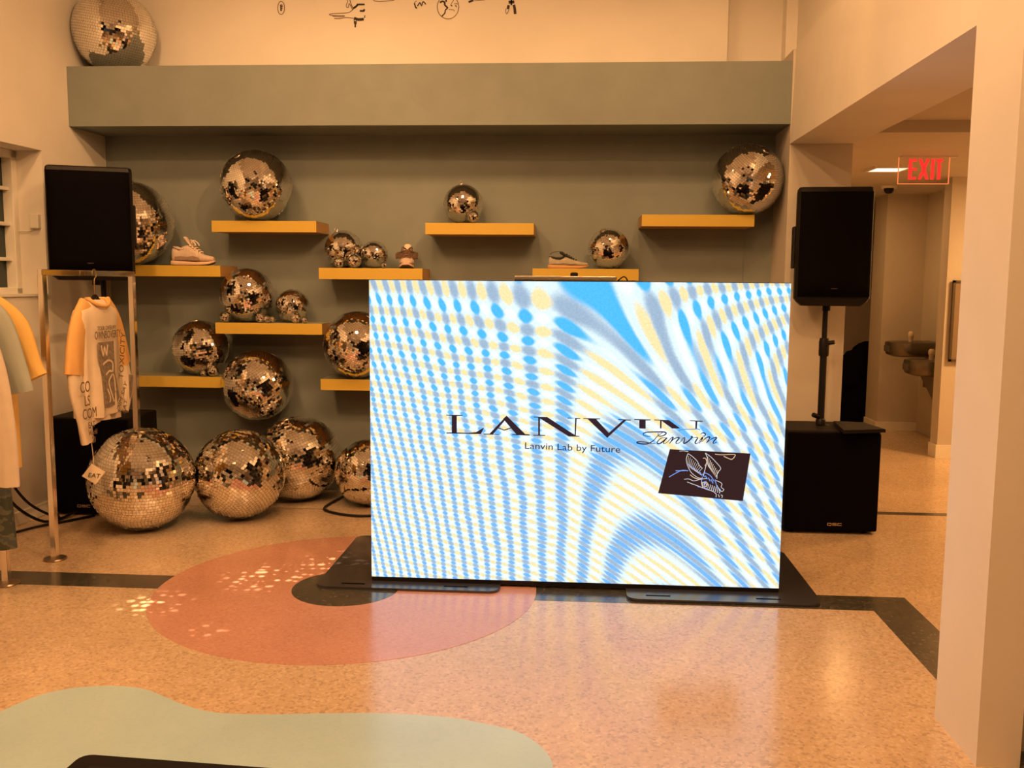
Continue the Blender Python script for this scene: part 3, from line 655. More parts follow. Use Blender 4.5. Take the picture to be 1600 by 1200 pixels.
    # side overlay panel
    for s_ in (-1, 1):
        pts = [(.03, .038), (.03, .06), (.07, .064), (.12, .060), (.16, .066), (.2, .055), (.21, .038), (.17, .034), (.12, .040), (.07, .036)]
        bm = bmesh.new(); va = [bm.verts.new(((x - .15) * k, s_ * (interp(prof_w, x)[0] * .99) * k, z * k)) for x, z in pts]; vb = [bm.verts.new(v.co + Vector((0, s_ * .004 * k, 0))) for v in va]
        n = len(va); bm.faces.new(vb); bm.faces.new(va[::-1])
        for i in range(n): bm.faces.new([va[i], va[(i + 1) % n], vb[(i + 1) % n], vb[i]])
        bm_obj('side_panel', bm, pattern or um, o)
    return o
tan = mat('tan_suede', (.62, .48, .38), .85, noise=.1, nscale=60, bump=.4); tan_d = mat('brown_suede', (.30, .20, .14), .85, noise=.1, nscale=60)
gum = mat('gum_rubber', (.55, .28, .11), .5); cream_l = mat('cream_lace', (.80, .66, .52), .8); pinksole = mat('peach_sole', (.75, .50, .34), .55)
greysu = mat('grey_suede', (.42, .36, .27), .85, noise=.1, nscale=60); dklace = mat('dark_lace', (.02, .015, .015), .7, noise=.5, nscale=300)
p = PY(301, 411, 6.18)
sneaker('sneaker', (p.x, 6.2, ZD), .06, .295, 'chunky tan high-top sneaker with thick laces on the upper left shelf', tan, pinksole, tan, cream_l, 1.22, True, tan_d)
p = PY(888, 416, 6.2)
sneaker('sneaker', (p.x, 6.2, ZF), 0, .27, 'low grey suede sneaker with gum sole, black tongue and dark speckled laces', greysu, gum, dklace, dklace, 1.0, False, greysu, gum)
p = PY(634, 417, 6.2)
brown_knit = mat('brown_striped_lace', (.14, .075, .04), .8, noise=.6, nscale=220)
sn = sneaker('sneaker', (p.x, 6.255, ZE), -math.pi / 2 + .12, .27, 'pale sneaker with a wide brown striped lace panel, seen toe first', tan, pinksole, cream_l, brown_knit, 1.05, True)
sn.scale = (1.08, 1.08, 1.08)
bm = bmesh.new()
for j in range(16):
    x = -.068 + .136 * j / 15; 
    add_tube(bm, [(.035, x * .95, .060 + .004 * math.sin(j)), (.02, x, .088), (-.01, x * .93, .118 - .02 * abs(x) / .07)], .0048, 5)
bm_obj('lace_panel', bm, brown_knit, sn, smooth=True)

# ------------------------------------------------------------------ loudspeakers and subwoofers
def rounded_rect(w, d, r, n=4):
    pts = []
    for cx, cy, a0 in ((w / 2 - r, d / 2 - r, 0), (-w / 2 + r, d / 2 - r, 90), (-w / 2 + r, -d / 2 + r, 180), (w / 2 - r, -d / 2 + r, 270)):
        for k in range(n + 1): a = math.radians(a0 + 90 * k / n); pts.append((cx + r * math.cos(a), cy + r * math.sin(a)))
    return pts
def logo_shape(name, parent, x, y, z, wd, hgt, m):
    """square QSC-style letters built of bars, on a plane facing -Y"""
    bm = bmesh.new(); t = hgt * .2; lw = wd * .29; gp = wd * .065
    def bar(x0, z0, x1, z1): add_box(bm, (x + x0, y - .003, z + z0), (x + x1, y, z + z1))
    x0 = -wd / 2
    bar(x0, 0, x0 + lw, t); bar(x0, hgt - t, x0 + lw, hgt); bar(x0, t, x0 + t, hgt - t); bar(x0 + lw - t, t, x0 + lw, hgt - t); bar(x0 + lw * .55, -t * .6, x0 + lw * .85, 0)
    x0 += lw + gp
    bar(x0, 0, x0 + lw, t); bar(x0, hgt - t, x0 + lw, hgt); bar(x0, hgt * .4, x0 + lw, hgt * .4 + t); bar(x0, hgt * .4 + t, x0 + t, hgt - t); bar(x0 + lw - t, t, x0 + lw, hgt * .4)
    x0 += lw + gp
    bar(x0, 0, x0 + lw, t); bar(x0, hgt - t, x0 + lw, hgt); bar(x0, t, x0 + t, hgt - t)
    bm_obj(name, bm, m, parent)
logo_m = mat('logo_silver', (.55, .40, .25), .4, .3)
def subwoofer(x0, x1, y0, label):
    cx = (x0 + x1) / 2; w_ = x1 - x0; o = empty('subwoofer', (cx, y0, 0), label, 'speaker', 'black subwoofers on the floor')
    box('cabinet', (-w_ / 2, .03, .012), (w_ / 2, .435, .628), blk, o, bev=.012)
    box('grille', (-w_ / 2 + .006, .0, .02), (w_ / 2 - .006, .034, .62), grille, o, bev=.012)
    for sx in (-1, 1):
        box('handle', (sx * w_ / 2 - .006, .14, .30), (sx * w_ / 2 + .004, .30, .38), blkp, o, bev=.004)
        for sy in (.07, .38): lathe('foot', [(0, 0), (.02, 0), (.022, .014), (0, .014)], blkp, o, 12, loc=(sx * (w_ / 2 - .06), sy, 0))
    lathe('pole_socket', [(0, .632), (.03, .632), (.035, .628), (.035, .62)], blkp, o, 20, loc=(0, .26, 0))
    logo_shape('logo', o, .02 if x0 > 0 else -.035, .0, .055, .085, .016, logo_m)
    return o
subwoofer(1.285, 1.845, 5.56, 'black subwoofer right of the screen carrying a flat black slab')
subwoofer(-3.325, -2.80, 5.55, 'black subwoofer at the left wall behind the clothes rail')
def pa_speaker(c, w_, h_, rz, label):
    o = empty('loudspeaker', c, label, 'speaker', 'black loudspeakers on poles', rz)
    dep = .32; rings = []
    N_ = [(0, .0), (.0, .04), (.08, .10), (.28, .30), (.36, .36)]
    # tapered body: horizontal sections
    for z, sc_, yo in ((0, .80, .02), (.022, .92, .008), (.045, 1., 0), (h_ - .03, 1., 0), (h_ - .008, .985, .004), (h_, .95, .01)):
        fw = w_ / 2 * sc_; bw = w_ / 2 * .66 * sc_
        pts = [(-fw, .05), (-fw + .015, .018 + yo), (fw - .015, .018 + yo), (fw, .05), (fw * .98, .12), (bw, dep - .03), (bw - .03, dep), (-bw + .03, dep), (-bw, dep - .03), (-fw * .98, .12)]
        rings.append([(a, b, z) for a, b in pts])
    loft('body', rings, blkp, o, smooth=False)
    bm = bmesh.new(); n = 12; gv = []
    for j in range(9):
        z = .055 + (h_ - .085) * j / 8; row = []
        for i in range(n + 1):
            t = -1 + 2 * i / n; row.append(bm.verts.new((t * (w_ / 2 - .012), .012 - .022 * (1 - t ** 4) * (1 - abs(j - 4) ** 6 / 4 ** 6 * .6), z)))
        gv.append(row)
    for j in range(8):
        for i in range(n): bm.faces.new([gv[j][i], gv[j][i + 1], gv[j + 1][i + 1], gv[j + 1][i]])
    g = bm_obj('grille', bm, grille, o, smooth=True)
    sm = g.modifiers.new('thick', 'SOLIDIFY'); sm.thickness = .006
    logo_shape('logo', o, 0, -.012, .10, .036, .006, mat('logo_dim', (.06, .04, .035), .5))
    for sx in (-1, 1): box('handle', (sx * w_ / 2 - .01, .10, h_ * .32), (sx * w_ / 2 + .006, .17, h_ * .68), blkp, o, bev=.006)
    lathe('pole_cup', [(0, -.03), (.024, -.03), (.024, .0), (.03, .004), (.0, .004)], blkp, o, 16, loc=(0, .2, 0))
    return o
def pole(x, y, z0, z1, label):
    o = empty('speaker_pole', (x, y, z0), label, 'speaker pole', 'black speaker poles')
    H = z1 - z0
    tube('lower_tube', [(0, 0, 0), (0, 0, H * .66)], .0215, blkm, o, 14); tube('upper_tube', [(0, 0, H * .6), (0, 0, H)], .0165, blkm, o, 14)
    lathe('collar', [(.0, H * .58), (.029, H * .58), (.031, H * .6), (.031, H * .70), (.026, H * .73), (0, H * .73)], blkp, o, 16)
    tube('clamp_knob', [(.02, -.01, H * .69), (.055, -.03, H * .70)], .013, blkp, o, 8); tube('clamp_band', [(-.034, 0, H * .655), (.036, 0, H * .665)], .004, silver, o, 6)
    tube('base_knob', [(-.018, -.012, .05), (-.055, -.03, .065)], .015, blkp, o, 8); lathe('base_ring', [(0, 0), (.03, 0), (.03, .03), (.022, .04), (0, .04)], blkp, o, 16)
    return o
# right pair
pole(1.545, 5.82, .632, 1.372, 'black pole between the right subwoofer and its loudspeaker')
o = pa_speaker((1.535, 5.62, 1.375), .438, .703, 0, 'black loudspeaker on a pole right of the screen')
o.rotation_euler = (math.radians(-1), 0, math.radians(-4)); 
pole(-3.0, 5.72, .632, 1.495, 'black pole behind the hanging printed shirt')
o = pa_speaker((-2.935, 5.46, 1.492), .487, .685, math.radians(21), 'black loudspeaker on a pole at the left wall, turned towards the room')
sl = empty('black_slab', (0, 0, 0), 'thin black closed case lying on top of the right subwoofer, overhanging its corner', 'case')
a = [PZ(1302, 657, .655), PZ(1349, 659, .655), PZ(1384, 670, .655), PZ(1318, 672, .655)]
sl.location = (a[3].x, a[3].y, .633)
prism('lid', [(q.x - a[3].x, q.y - a[3].y) for q in a], .010, .020, blk, sl, bev=.003); prism('tray', [(q.x - a[3].x, q.y - a[3].y) for q in a], .0, .009, blkp, sl)

# floor cables
tag(tube('audio_cable', [(p.x, p.y, max(p.z, .012)) for p in smooth_path([(-3.38, 4.9, .75), (-3.37, 5.0, .45), (-3.32, 5.15, .18), (-3.24, 5.3, .03), (-3.18, 5.42, .012), (-3.15, 5.56, .03)], 6)], .009, blkp, None, 8), 'black cable dropping down the left wall to the floor beside the subwoofer', 'cable')
tag(tube('audio_cable', [(p.x, p.y, max(p.z, .012)) for p in smooth_path([(-3.36, 5.02, .75), (-3.35, 5.12, .42), (-3.29, 5.24, .17), (-3.2, 5.38, .035), (-3.22, 5.47, .012), (-3.3, 5.53, .05)], 6)], .008, blkp, None, 8), 'second black cable crossing the first beside the subwoofer', 'cable')
tag(tube('audio_cable', [(p.x, p.y, .0095) for p in smooth_path([(-3.395, 4.86, 0), (-3.3, 5.05, 0), (-3.21, 5.25, 0), (-3.1, 5.4, 0), (-3.02, 5.53, 0)], 6)], .008, blkp, None, 8), 'black cable lying on the floor along the left baseboard', 'cable')
tag(tube('audio_cable', [(p.x, p.y, .0095) for p in smooth_path([(-1.55, 6.38, 0), (-1.62, 6.0, 0), (-1.60, 5.80, 0), (-1.35, 5.68, 0), (-1.0, 5.78, 0), (-.6, 5.75, 0)], 6)], .009, blkp, None, 8), 'black cable curling on the floor between the two right-hand floor balls', 'cable')

# ------------------------------------------------------------------ chrome rails and clothes
def rail(p0, p1, H, label, hgt_w=.038):
    o = empty('clothes_rail', ((p0[0] + p1[0]) / 2, (p0[1] + p1[1]) / 2, 0), label, 'clothes rack', 'chrome clothes rails')
    d = Vector((p1[0] - p0[0], p1[1] - p0[1], 0)); ang = math.atan2(d.y, d.x); o.rotation_euler = (0, 0, ang); hl = d.length / 2; t = .0165
    for s_ in (-1, 1):
        box('post', (s_ * hl - t, -t, .008), (s_ * hl + t, t, H - .03), chrome, o, bev=.003)
        lathe('foot', [(0, 0), (.058, 0), (.060, .004), (.056, .010), (.02, .012), (0, .012)], mat('dull_chrome', (.30, .22, .15), .3, .9), o, 24, loc=(s_ * hl, 0, 0))
    box('hanging_bar', (-hl - t, -t * .8, H - .032), (hl + t, t * .8, H), chrome, o, bev=.003)
    return o
rail((-2.765, 4.645), (-2.705, 5.5), 1.548, 'chrome clothes rail with the single printed shirt in front of the left loudspeaker')
rail((-2.775, 3.0), (-2.775, 4.235), 1.60, 'chrome clothes rail at the left edge holding several garments')

def fab(name, c, n=.05): return mat(name, c, .85, noise=n, nscale=14, bump=.5, bscale=500)
def garment(loc, rz, label, parts, name='shirt', cat='shirt'):
    o = empty(name, loc, label, cat, None, rz); parts(o); return o
def torso(o, m, sh, chest, hem, zs, ze, nm='body', dep=.045, neck=.085, slope=.055, ph=0., amp=.010):
    rings = []; n = 36; rows = 16
    for j in range(rows):
        t = j / (rows - 1)
        if t < .16:
            u = t / .16; hw = neck + (sh - neck) * u; z = zs - slope * u ** 1.1; d = .018 + (dep - .018) * u
        else:
            u = (t - .16) / .84; hw = sh * (1 - .0 * u) + (chest - sh) * min(1, u * 5); hw += (hem - chest) * max(0, u - .2) / .8; z = zs - slope - (zs - slope - ze) * u; d = dep * (1 + .25 * u)
        ring = []
        for k in range(n):
            a = 2 * math.pi * k / n; c, s_ = math.cos(a), math.sin(a)
            x = hw * math.copysign(abs(c) ** .8, c); y = d * math.copysign(abs(s_) ** .8, s_)
            w_ = amp * t * (math.sin(x * 42 + ph + t * 2) + .6 * math.sin(x * 75 + ph * 2)) * (1 if s_ < 0 else -1)
            ring.append((x, y + w_, z + .006 * math.sin(x * 20 + ph) * t))
        rings.append(ring)
    return loft(nm, rings, m, o, auto=80)
def sleeve(o, m, pts, r0, r1, nm='sleeve', flat=.45, ph=0., amp=.004):
    rings = []; P = [Vector(p) for p in smooth_path(pts, 5)]; n = 20
    for i, p in enumerate(P):
        t = i / (len(P) - 1); a_ = P[max(i - 1, 0)]; b_ = P[min(i + 1, len(P) - 1)]; tn = (b_ - a_).normalized(); v = Vector((0, 1, 0)); u = v.cross(tn).normalized(); r = r0 + (r1 - r0) * t
        rings.append([p + u * (r * math.cos(2 * math.pi * k / n)) + v * (r * flat * math.sin(2 * math.pi * k / n) + amp * t * math.sin(k * 1.9 + ph + i * .4)) for k in range(n)])
    return loft(nm, rings, m, o, auto=80)
def hanger(o, zt, hw, m, hook_m, hook_top):
    h = empty_child = bpy.data.objects.new('hanger', None); COL.objects.link(h); h.parent = o
    tube('hanger_bar', smooth_path([(-hw, 0, zt - .065), (-hw * .5, 0, zt - .02), (-.03, 0, zt + .012), (0, 0, zt + .03), (.03, 0, zt + .012), (hw * .5, 0, zt - .02), (hw, 0, zt - .065)], 4), .011, m, h, 10)
    tube('hanger_hook', smooth_path([(0, 0, zt + .02), (0, 0, hook_top - .055), (.02, 0, hook_top - .035), (.018, 0, hook_top - .005), (0, 0, hook_top + .005), (-.019, 0, hook_top - .008), (-.02, 0, hook_top - .028)], 5), .0032, hook_m, h, 8)
    return h
orange_f = fab('apricot_jersey', (.78, .45, .16)); white_f = fab('ivory_jersey', (.80, .66, .50)); print_m = mat('faded_print', (.16, .11, .07), .9); print_g = mat('grey_print', (.26, .20, .15), .9, noise=.35, nscale=60)
# printed shirt, local frame: x along shoulders, front = -y
SHX, SHY = -2.690, 5.03
sh = empty('printed_shirt', (SHX, SHY, 0), 'apricot raglan tee with ivory front and long printed sleeves hanging alone on the rail', 'shirt', None, math.radians(90))
ZS = 1.385
torso(sh, white_f, .235, .215, .225, ZS, .735, dep=.05, neck=.075, slope=.07, amp=.012)
tube('collar', smooth_path([(.088 * math.cos(a), -.012 + .045 * math.sin(a), ZS + .004 - .040 * max(0, -math.sin(a))) for a in [2 * math.pi * k / 12 for k in range(13)]], 3), .010, orange_f, sh, 8)
sleeve(sh, orange_f, [(-.10, 0, ZS - .035), (-.19, -.005, ZS - .13), (-.25, -.01, ZS - .27), (-.275, -.01, ZS - .40)], .066, .075, nm='sleeve', ph=1)
sleeve(sh, orange_f, [(.10, 0, ZS - .035), (.20, 0, ZS - .13), (.255, 0, ZS - .27), (.285, 0, ZS - .39)], .066, .072, nm='sleeve', ph=2)
sleeve(sh, white_f, [(-.265, -.01, ZS - .35), (-.27, -.02, ZS - .5), (-.24, -.035, ZS - .64), (-.215, -.04, ZS - .775)], .062, .052, nm='under_sleeve', ph=3)
sleeve(sh, white_f, [(.275, 0, ZS - .35), (.29, -.01, ZS - .46), (.285, -.02, ZS - .56), (.24, -.02, ZS - .66)], .060, .045, nm='under_sleeve', ph=4)
torso(sh, white_f, .19, .19, .19, ZS - .3, .70, nm='lower_layer', dep=.035, neck=.12, slope=.02, ph=2)
def front_M(x, y, z, rz=0., rx=0.): return Matrix.Translation((x, y, z)) @ Matrix.Rotation(rx, 4, 'Z') @ Matrix.Rotation(math.pi / 2, 4, 'X') @ Matrix.Rotation(rz, 4, 'Z')
# front panel art
def patch(name, poly, m, y=-.066):
    bm = bmesh.new(); A = [bm.verts.new((x, y, z)) for x, z in poly]; B = [bm.verts.new((x, y + .004, z)) for x, z in poly]; bm.faces.new(A)
    n = len(A)
    for i in range(n): bm.faces.new([A[i], A[(i + 1) % n], B[(i + 1) % n], B[i]])
    return bm_obj(name, bm, m, sh)
FY = -.070
patch('chest_print', [(-.11, ZS - .235), (.055, ZS - .235), (.06, ZS - .42), (.10, ZS - .56), (.06, ZS - .60), (-.06, ZS - .60), (-.08, ZS - .42), (-.11, ZS - .33)], print_g, FY)
text_mesh('chest_lettering', 'TOUR OVER MY', print_m, sh, .034, front_M(-.02, FY - .003, ZS - .168), .0006, 0, .85)
text_mesh('chest_lettering', 'OWNBOVERTY', print_m, sh, .062, front_M(-.01, FY - .003, ZS - .215), .0006, 0, .68)
text_mesh('chest_lettering', 'TOXICITY', print_m, sh, .075, front_M(.165, FY - .003, ZS - .33, math.radians(80)), .0006, 0, .8)
text_mesh('chest_lettering', 'DIM SAY', print_m, sh, .05, front_M(.13, FY - .006, ZS - .57, math.radians(55)), .0006)
text_mesh('chest_lettering', 'SAT', print_m, sh, .05, front_M(.16, FY - .006, ZS - .63, math.radians(65)), .0006)
bm = bmesh.new()
for pts in ([(-.09, -.25), (-.07, -.31), (-.055, -.26), (-.035, -.31), (-.02, -.25)], [(-.08, -.36), (-.02, -.34), (.03, -.36), (.02, -.42), (-.02, -.46), (.0, -.52), (.03, -.58)], [(-.05, -.42), (.0, -.40), (.04, -.44), (.05, -.52)], [(-.04, -.5), (-.01, -.55), (-.02, -.58)]):
    b4 = set(bm.verts); add_stroke(bm, smooth_path(pts, 4), .011, .001)
    for v in bm.verts:
        if v not in b4: v.co = Vector((v.co.x, FY - .002 - v.co.z, ZS + v.co.y))
bm_obj('chest_figure', bm, white_f, sh)
for s_, sz, dz, x in (('CO', .085, -.49, -.285), ('LS', .08, -.565, -.27), ('COM', .08, -.635, -.25), ('EAT', .05, -.69, -.235), ('World', .042, -.73, -.225), ('20', .05, -.775, -.22)):
    text_mesh('sleeve_lettering', s_, print_m, sh, sz, front_M(x, -.078, ZS + dz), .0006, 0, .8)
patch('sleeve_print', [(.28, ZS - .45), (.325, ZS - .46), (.30, ZS - .56), (.27, ZS - .60)], print_g, -.045)
hanger(sh, ZS - .01, .17, blkp, brass, 1.548)
tube('tag_cord', smooth_path([(-.20, -.05, .63), (-.185, -.05, .55), (-.18, -.05, .485)], 3), .0022, white_f, sh, 6)
bm = bmesh.new(); MM = Matrix.Translation((-.195, -.055, .43)) @ Matrix.Rotation(math.radians(-62), 4, 'Z') @ Matrix.Rotation(math.radians(38), 4, 'Y'); add_box(bm, (-.042, -.001, -.042), (.042, .001, .042), MM); tg = bm_obj('price_tag', bm, white_f, sh)
text_mesh('tag_lettering', 'EAT', ink, tg, .035, Matrix.Translation((-.195, -.055, .43)) @ Matrix.Rotation(math.radians(-62), 4, 'Z') @ front_M(0, -.003, -.02, math.radians(-12)), .0004)

# garments on the left rail: front = -y (towards the camera)
def tee(loc, rz, label, fm, hem_z, sl, long_=False, zs=1.45, hw=.25, name='t_shirt'):
    o = empty(name, loc, label, 'shirt', 'garments on the left rail', rz)
    torso(o, fm, hw, hw * .93, hw * .97, zs, hem_z, dep=.035, neck=.08, slope=.06, ph=loc[1] * 9)
    for s_ in (-1, 1):
        sleeve(o, fm, [(s_ * (hw * .62), 0, zs - .075), (s_ * (hw * .95), 0, zs - .16)] + [(s_ * x, 0, zs - z) for x, z in sl], .075 if not long_ else .07, .078 if not long_ else .055, ph=s_)
    tube('collar', smooth_path([(.085 * math.cos(a), .028 * math.sin(a), zs + .002 - .03 * max(0, -math.sin(a))) for a in [2 * math.pi * k / 12 for k in range(13)]], 3), .009, fm, o, 8)
    hanger(o, zs - .015, hw * .8, blkp, silver, 1.60)
    return o
yel_f = fab('amber_jersey', (.74, .46, .13)); sage_f = fab('pale_sage_jersey', (.36, .38, .33)); beige_f = fab('pale_beige_cotton', (.62, .50, .38)); grey_f = fab('cool_grey_jersey', (.48, .46, .38))
tee((-2.865, 4.10, 0), .05, 'amber short-sleeved tee at the far end of the left rail', yel_f, .62, [(.315, .33), (.345, .40)], zs=1.43, hw=.28)
tee((-2.845, 3.97, 0), .03, 'pale sage tee hanging in front of the amber tee on the left rail', sage_f, .78, [(.31, .36), (.335, .47)], zs=1.452, hw=.265)
tee((-2.785, 3.77, 0), .02, 'pale beige long-sleeved top nearest the viewer on the left rail', beige_f, .62, [(.30, .35), (.33, .6), (.335, .83)], True, zs=1.43, hw=.25, name='long_sleeved_top')
camo = bpy.data.materials.new('dark_camouflage'); camo.use_nodes = True; N = camo.node_tree.nodes; b = N['Principled BSDF']; b.inputs['Roughness'].default_value = .8
nz = N.new('ShaderNodeTexNoise'); nz.inputs['Scale'].default_value = 16; tc = N.new('ShaderNodeTexCoord'); rp = N.new('ShaderNodeValToRGB'); rp.color_ramp.interpolation = 'CONSTANT'
rp.color_ramp.elements[0].color = (.035, .040, .028, 1); rp.color_ramp.elements[1].position = .5; rp.color_ramp.elements[1].color = (.085, .085, .055, 1); q = rp.color_ramp.elements.new(.58); q.color = (.05, .055, .05, 1)
camo.node_tree.links.new(tc.outputs['Object'], nz.inputs['Vector']); camo.node_tree.links.new(nz.outputs['Fac'], rp.inputs[0]); camo.node_tree.links.new(rp.outputs[0], b.inputs['Base Color'])
tr = empty('hanging_trousers', (-2.755, 3.885, 0), 'dark camouflage trousers hanging low under the pale tops on the left rail', 'trousers', None, 0)
for s_ in (-1, 1): sleeve(tr, camo, [(s_ * .09, .05, .95), (s_ * .12, .05, .6), (s_ * .15, .05, .27)], .10, .085, nm='trouser_leg', flat=.4, ph=s_)
torso(tr, camo, .19, .19, .19, 1.10, .90, nm='waist', dep=.04, neck=.17, slope=.02)
tube('hanger_hook', [(0, 0, 1.09), (0, .0, 1.60)], .003, silver, tr, 6)

# ------------------------------------------------------------------ black plate on the sage inlay
pb = empty('black_plate', (-1.1, 2.2, .003), 'flat black rounded plate lying on the pale sage floor inlay at the bottom edge', 'plate', None, math.radians(-3.2))
pts = [(x, y) for x, y in rounded_rect(.93, .9, .04)]
prism('base_plate', pts, 0, .012, mat('matt_black_plate', (.008, .006, .006), .6, spec=.2), pb, bev=.003); box('rubber_mat', (-.40, -.38, .012), (.40, .38, .014), blkp, pb)
pb.location = (-1.085, 2.185, .003)

# ------------------------------------------------------------------ side passage fittings
ex = empty('exit_sign', (0, 0, 0), 'edge-lit clear exit sign with red letters hanging from the passage ceiling', 'sign')
e0 = PY(1405, 246, 6.9); e1 = PY(1481, 287, 6.9); ex.location = ((e0.x + e1.x) / 2, 6.9, e1.z); ew = (e1.x - e0.x) / 2; eh = e0.z - e1.z
acr = bpy.data.materials.new('clear_acrylic'); acr.use_nodes = True; b = acr.node_tree.nodes['Principled BSDF']; b.inputs['Base Color'].default_value = (1, .8, .6, 1); b.inputs['Roughness'].default_value = .03; b.inputs['Transmission Weight'].default_value = 1; b.inputs['IOR'].default_value = 1.05; b.inputs['Alpha'].default_value = .35
pn = box('acrylic_panel', (-ew, -.004, 0), (ew, .004, eh), acr, ex)
edg = mat('edge_glow', (.8, .3, .15), .4, emit=(1, .25, .08), estr=.8)
bm = bmesh.new()
for lo, hi in (((-ew, -.005, -.004), (ew, .005, .001)), ((-ew - .004, -.005, -.004), (-ew, .005, eh)), ((ew, -.005, -.004), (ew + .004, .005, eh))): add_box(bm, lo, hi)
bm_obj('lit_edge', bm, edg, ex)
redm = mat('exit_red', (.8, .02, .02), .5, emit=(1, .035, .03), estr=.85)
bm = bmesh.new(); lw = .026
def barx(x0, z0, x1, z1): add_box(bm, (x0, -.010, z0), (x1, -.005, z1))
zb, zt = .028, eh - .012; H_ = zt - zb; x = -ew * .62
barx(x, zb, x + lw, zt)
for zz in (zb, zb + H_ / 2 - .008, zt - .018): barx(x + lw, zz, x + .062, zz + .018)
x = -ew * .62 + .075
for s_ in (1, -1):
    p0 = (x, zb) if s_ > 0 else (x, zt); p1 = (x + .060, zt) if s_ > 0 else (x + .060, zb)
    vs = [bm.verts.new(v) for v in [(p0[0], -.010, p0[1]), (p0[0] + lw, -.010, p0[1]), (p1[0] + lw, -.010, p1[1]), (p1[0], -.010, p1[1])]]; bm.faces.new(vs)
    v2 = [bm.verts.new(v.co + Vector((0, .005, 0))) for v in vs]
    for i in range(4): bm.faces.new([vs[i], vs[(i + 1) % 4], v2[(i + 1) % 4], v2[i]])
x += .098; barx(x, zb, x + lw, zt); x += .036; barx(x + .014, zb, x + .014 + lw, zt - .018); barx(x, zt - .018, x + .056, zt)
for v in bm.verts: v.co.x = -ew * .62 + (v.co.x + ew * .62) * .90
bm_obj('exit_lettering', bm, redm, ex)
box('mounting_bar', (-ew * .95, -.02, eh), (ew * 1.3, .02, 2.42 - e1.z), white_trim, ex)
rl = empty('recessed_light', (2.45, 7.6, 2.42), 'small square lit recessed light in the passage ceiling', 'ceiling light')
box('diffuser', (-.12, -.12, -.012), (.12, .12, -.004), mat('lit_diffuser', (.9, .8, .6), .5, emit=(1, .85, .6), estr=1.6), rl); 
bm = bmesh.new()
for lo, hi in (((-.145, -.145, -.016), (.145, -.12, 0)), ((-.145, .12, -.016), (.145, .145, 0)), ((-.145, -.12, -.016), (-.12, .12, 0)), ((.12, -.12, -.016), (.145, .12, 0))): add_box(bm, lo, hi)
bm_obj('light_frame', bm, white_trim, rl)
p = PZ(1389, 291, 2.42)
dm = empty('dome_camera', (p.x, min(p.y, 9.3), 2.42), 'small dark dome camera on the passage ceiling', 'camera')
lathe('mount', [(0, 0), (.075, 0), (.07, -.02), (0, -.02)], white_trim, dm, 20); lathe('dome', [(.045, -.02), (.042, -.045), (.028, -.065), (0, -.072)], blkp, dm, 20)
# drinking fountains on the niche wall (face -X)
def fountain(x, y, z, label, apron):
    o = empty('drinking_fountain', (x, y, z - .5), label, 'drinking fountain', 'drinking fountains in the niche')
    rings = []
    for zz, g in ((.345, .90), (.36, .97), (.40, 1.), (.47, 1.), (.485, .985), (.49, .95)):
        rings.append([(px_ * (1 if px_ > -.05 else g), py_ * g, zz) for px_, py_ in [(0, -.2), (-.30, -.2), (-.40, -.17), (-.455, -.10), (-.465, 0), (-.455, .10), (-.40, .17), (-.30, .2), (0, .2)]])
    loft('basin', rings, steel, o, smooth=True, auto=35)
    lathe('bubbler', [(0, .49), (.022, .49), (.022, .53), (.028, .54), (.028, .575), (.018, .59), (0, .59)], mat('pale_spout', (.75, .62, .45), .35), o, 14, loc=(-.24, 0, 0))
    box('push_bar', (-.476, -.07, .39), (-.455, .07, .45), mat('dark_button', (.10, .09, .075), .4), o, bev=.006)
    if apron: loft('apron', [[(0, -.15, .0), (-.10, -.15, .0), (-.10, .15, .0), (0, .15, .0)], [(0, -.18, .345), (-.28, -.18, .345), (-.28, .18, .345), (0, .18, .345)]], steel, o, smooth=False)
    box('wall_plate', (-.02, -.22, .02), (0, .22, .36), steel, o)
    return o
fountain(3.56, 9.35, .96, 'upper steel drinking fountain basin in the passage niche', False)
fountain(3.56, 8.80, .825, 'lower steel drinking fountain with an angled apron, nearer and below the other', True)
fp = empty('framed_panel', (3.62, 8.2, 1.35), 'dark framed panel on the passage wall beside the column', 'wall panel')
pp0 = PY(1489, 438, 8.18); pp1 = PY(1489, 565, 8.18)
fp.location = (pp0.x + .25, 8.185, (pp0.z + pp1.z) / 2); hz = (pp0.z - pp1.z) / 2
box('panel_face', (-.23, -.012, -hz + .02), (.23, 0, hz - .02), mat('panel_brown', (.25, .18, .11), .5), fp)
bm = bmesh.new()
for lo, hi in (((-.25, -.02, -hz), (.25, 0, -hz + .02)), ((-.25, -.02, hz - .02), (.25, 0, hz)), ((-.25, -.02, -hz), (-.23, 0, hz)), ((.23, -.02, -hz), (.25, 0, hz))): add_box(bm, lo, hi)
bm_obj('panel_frame', bm, steel, fp)
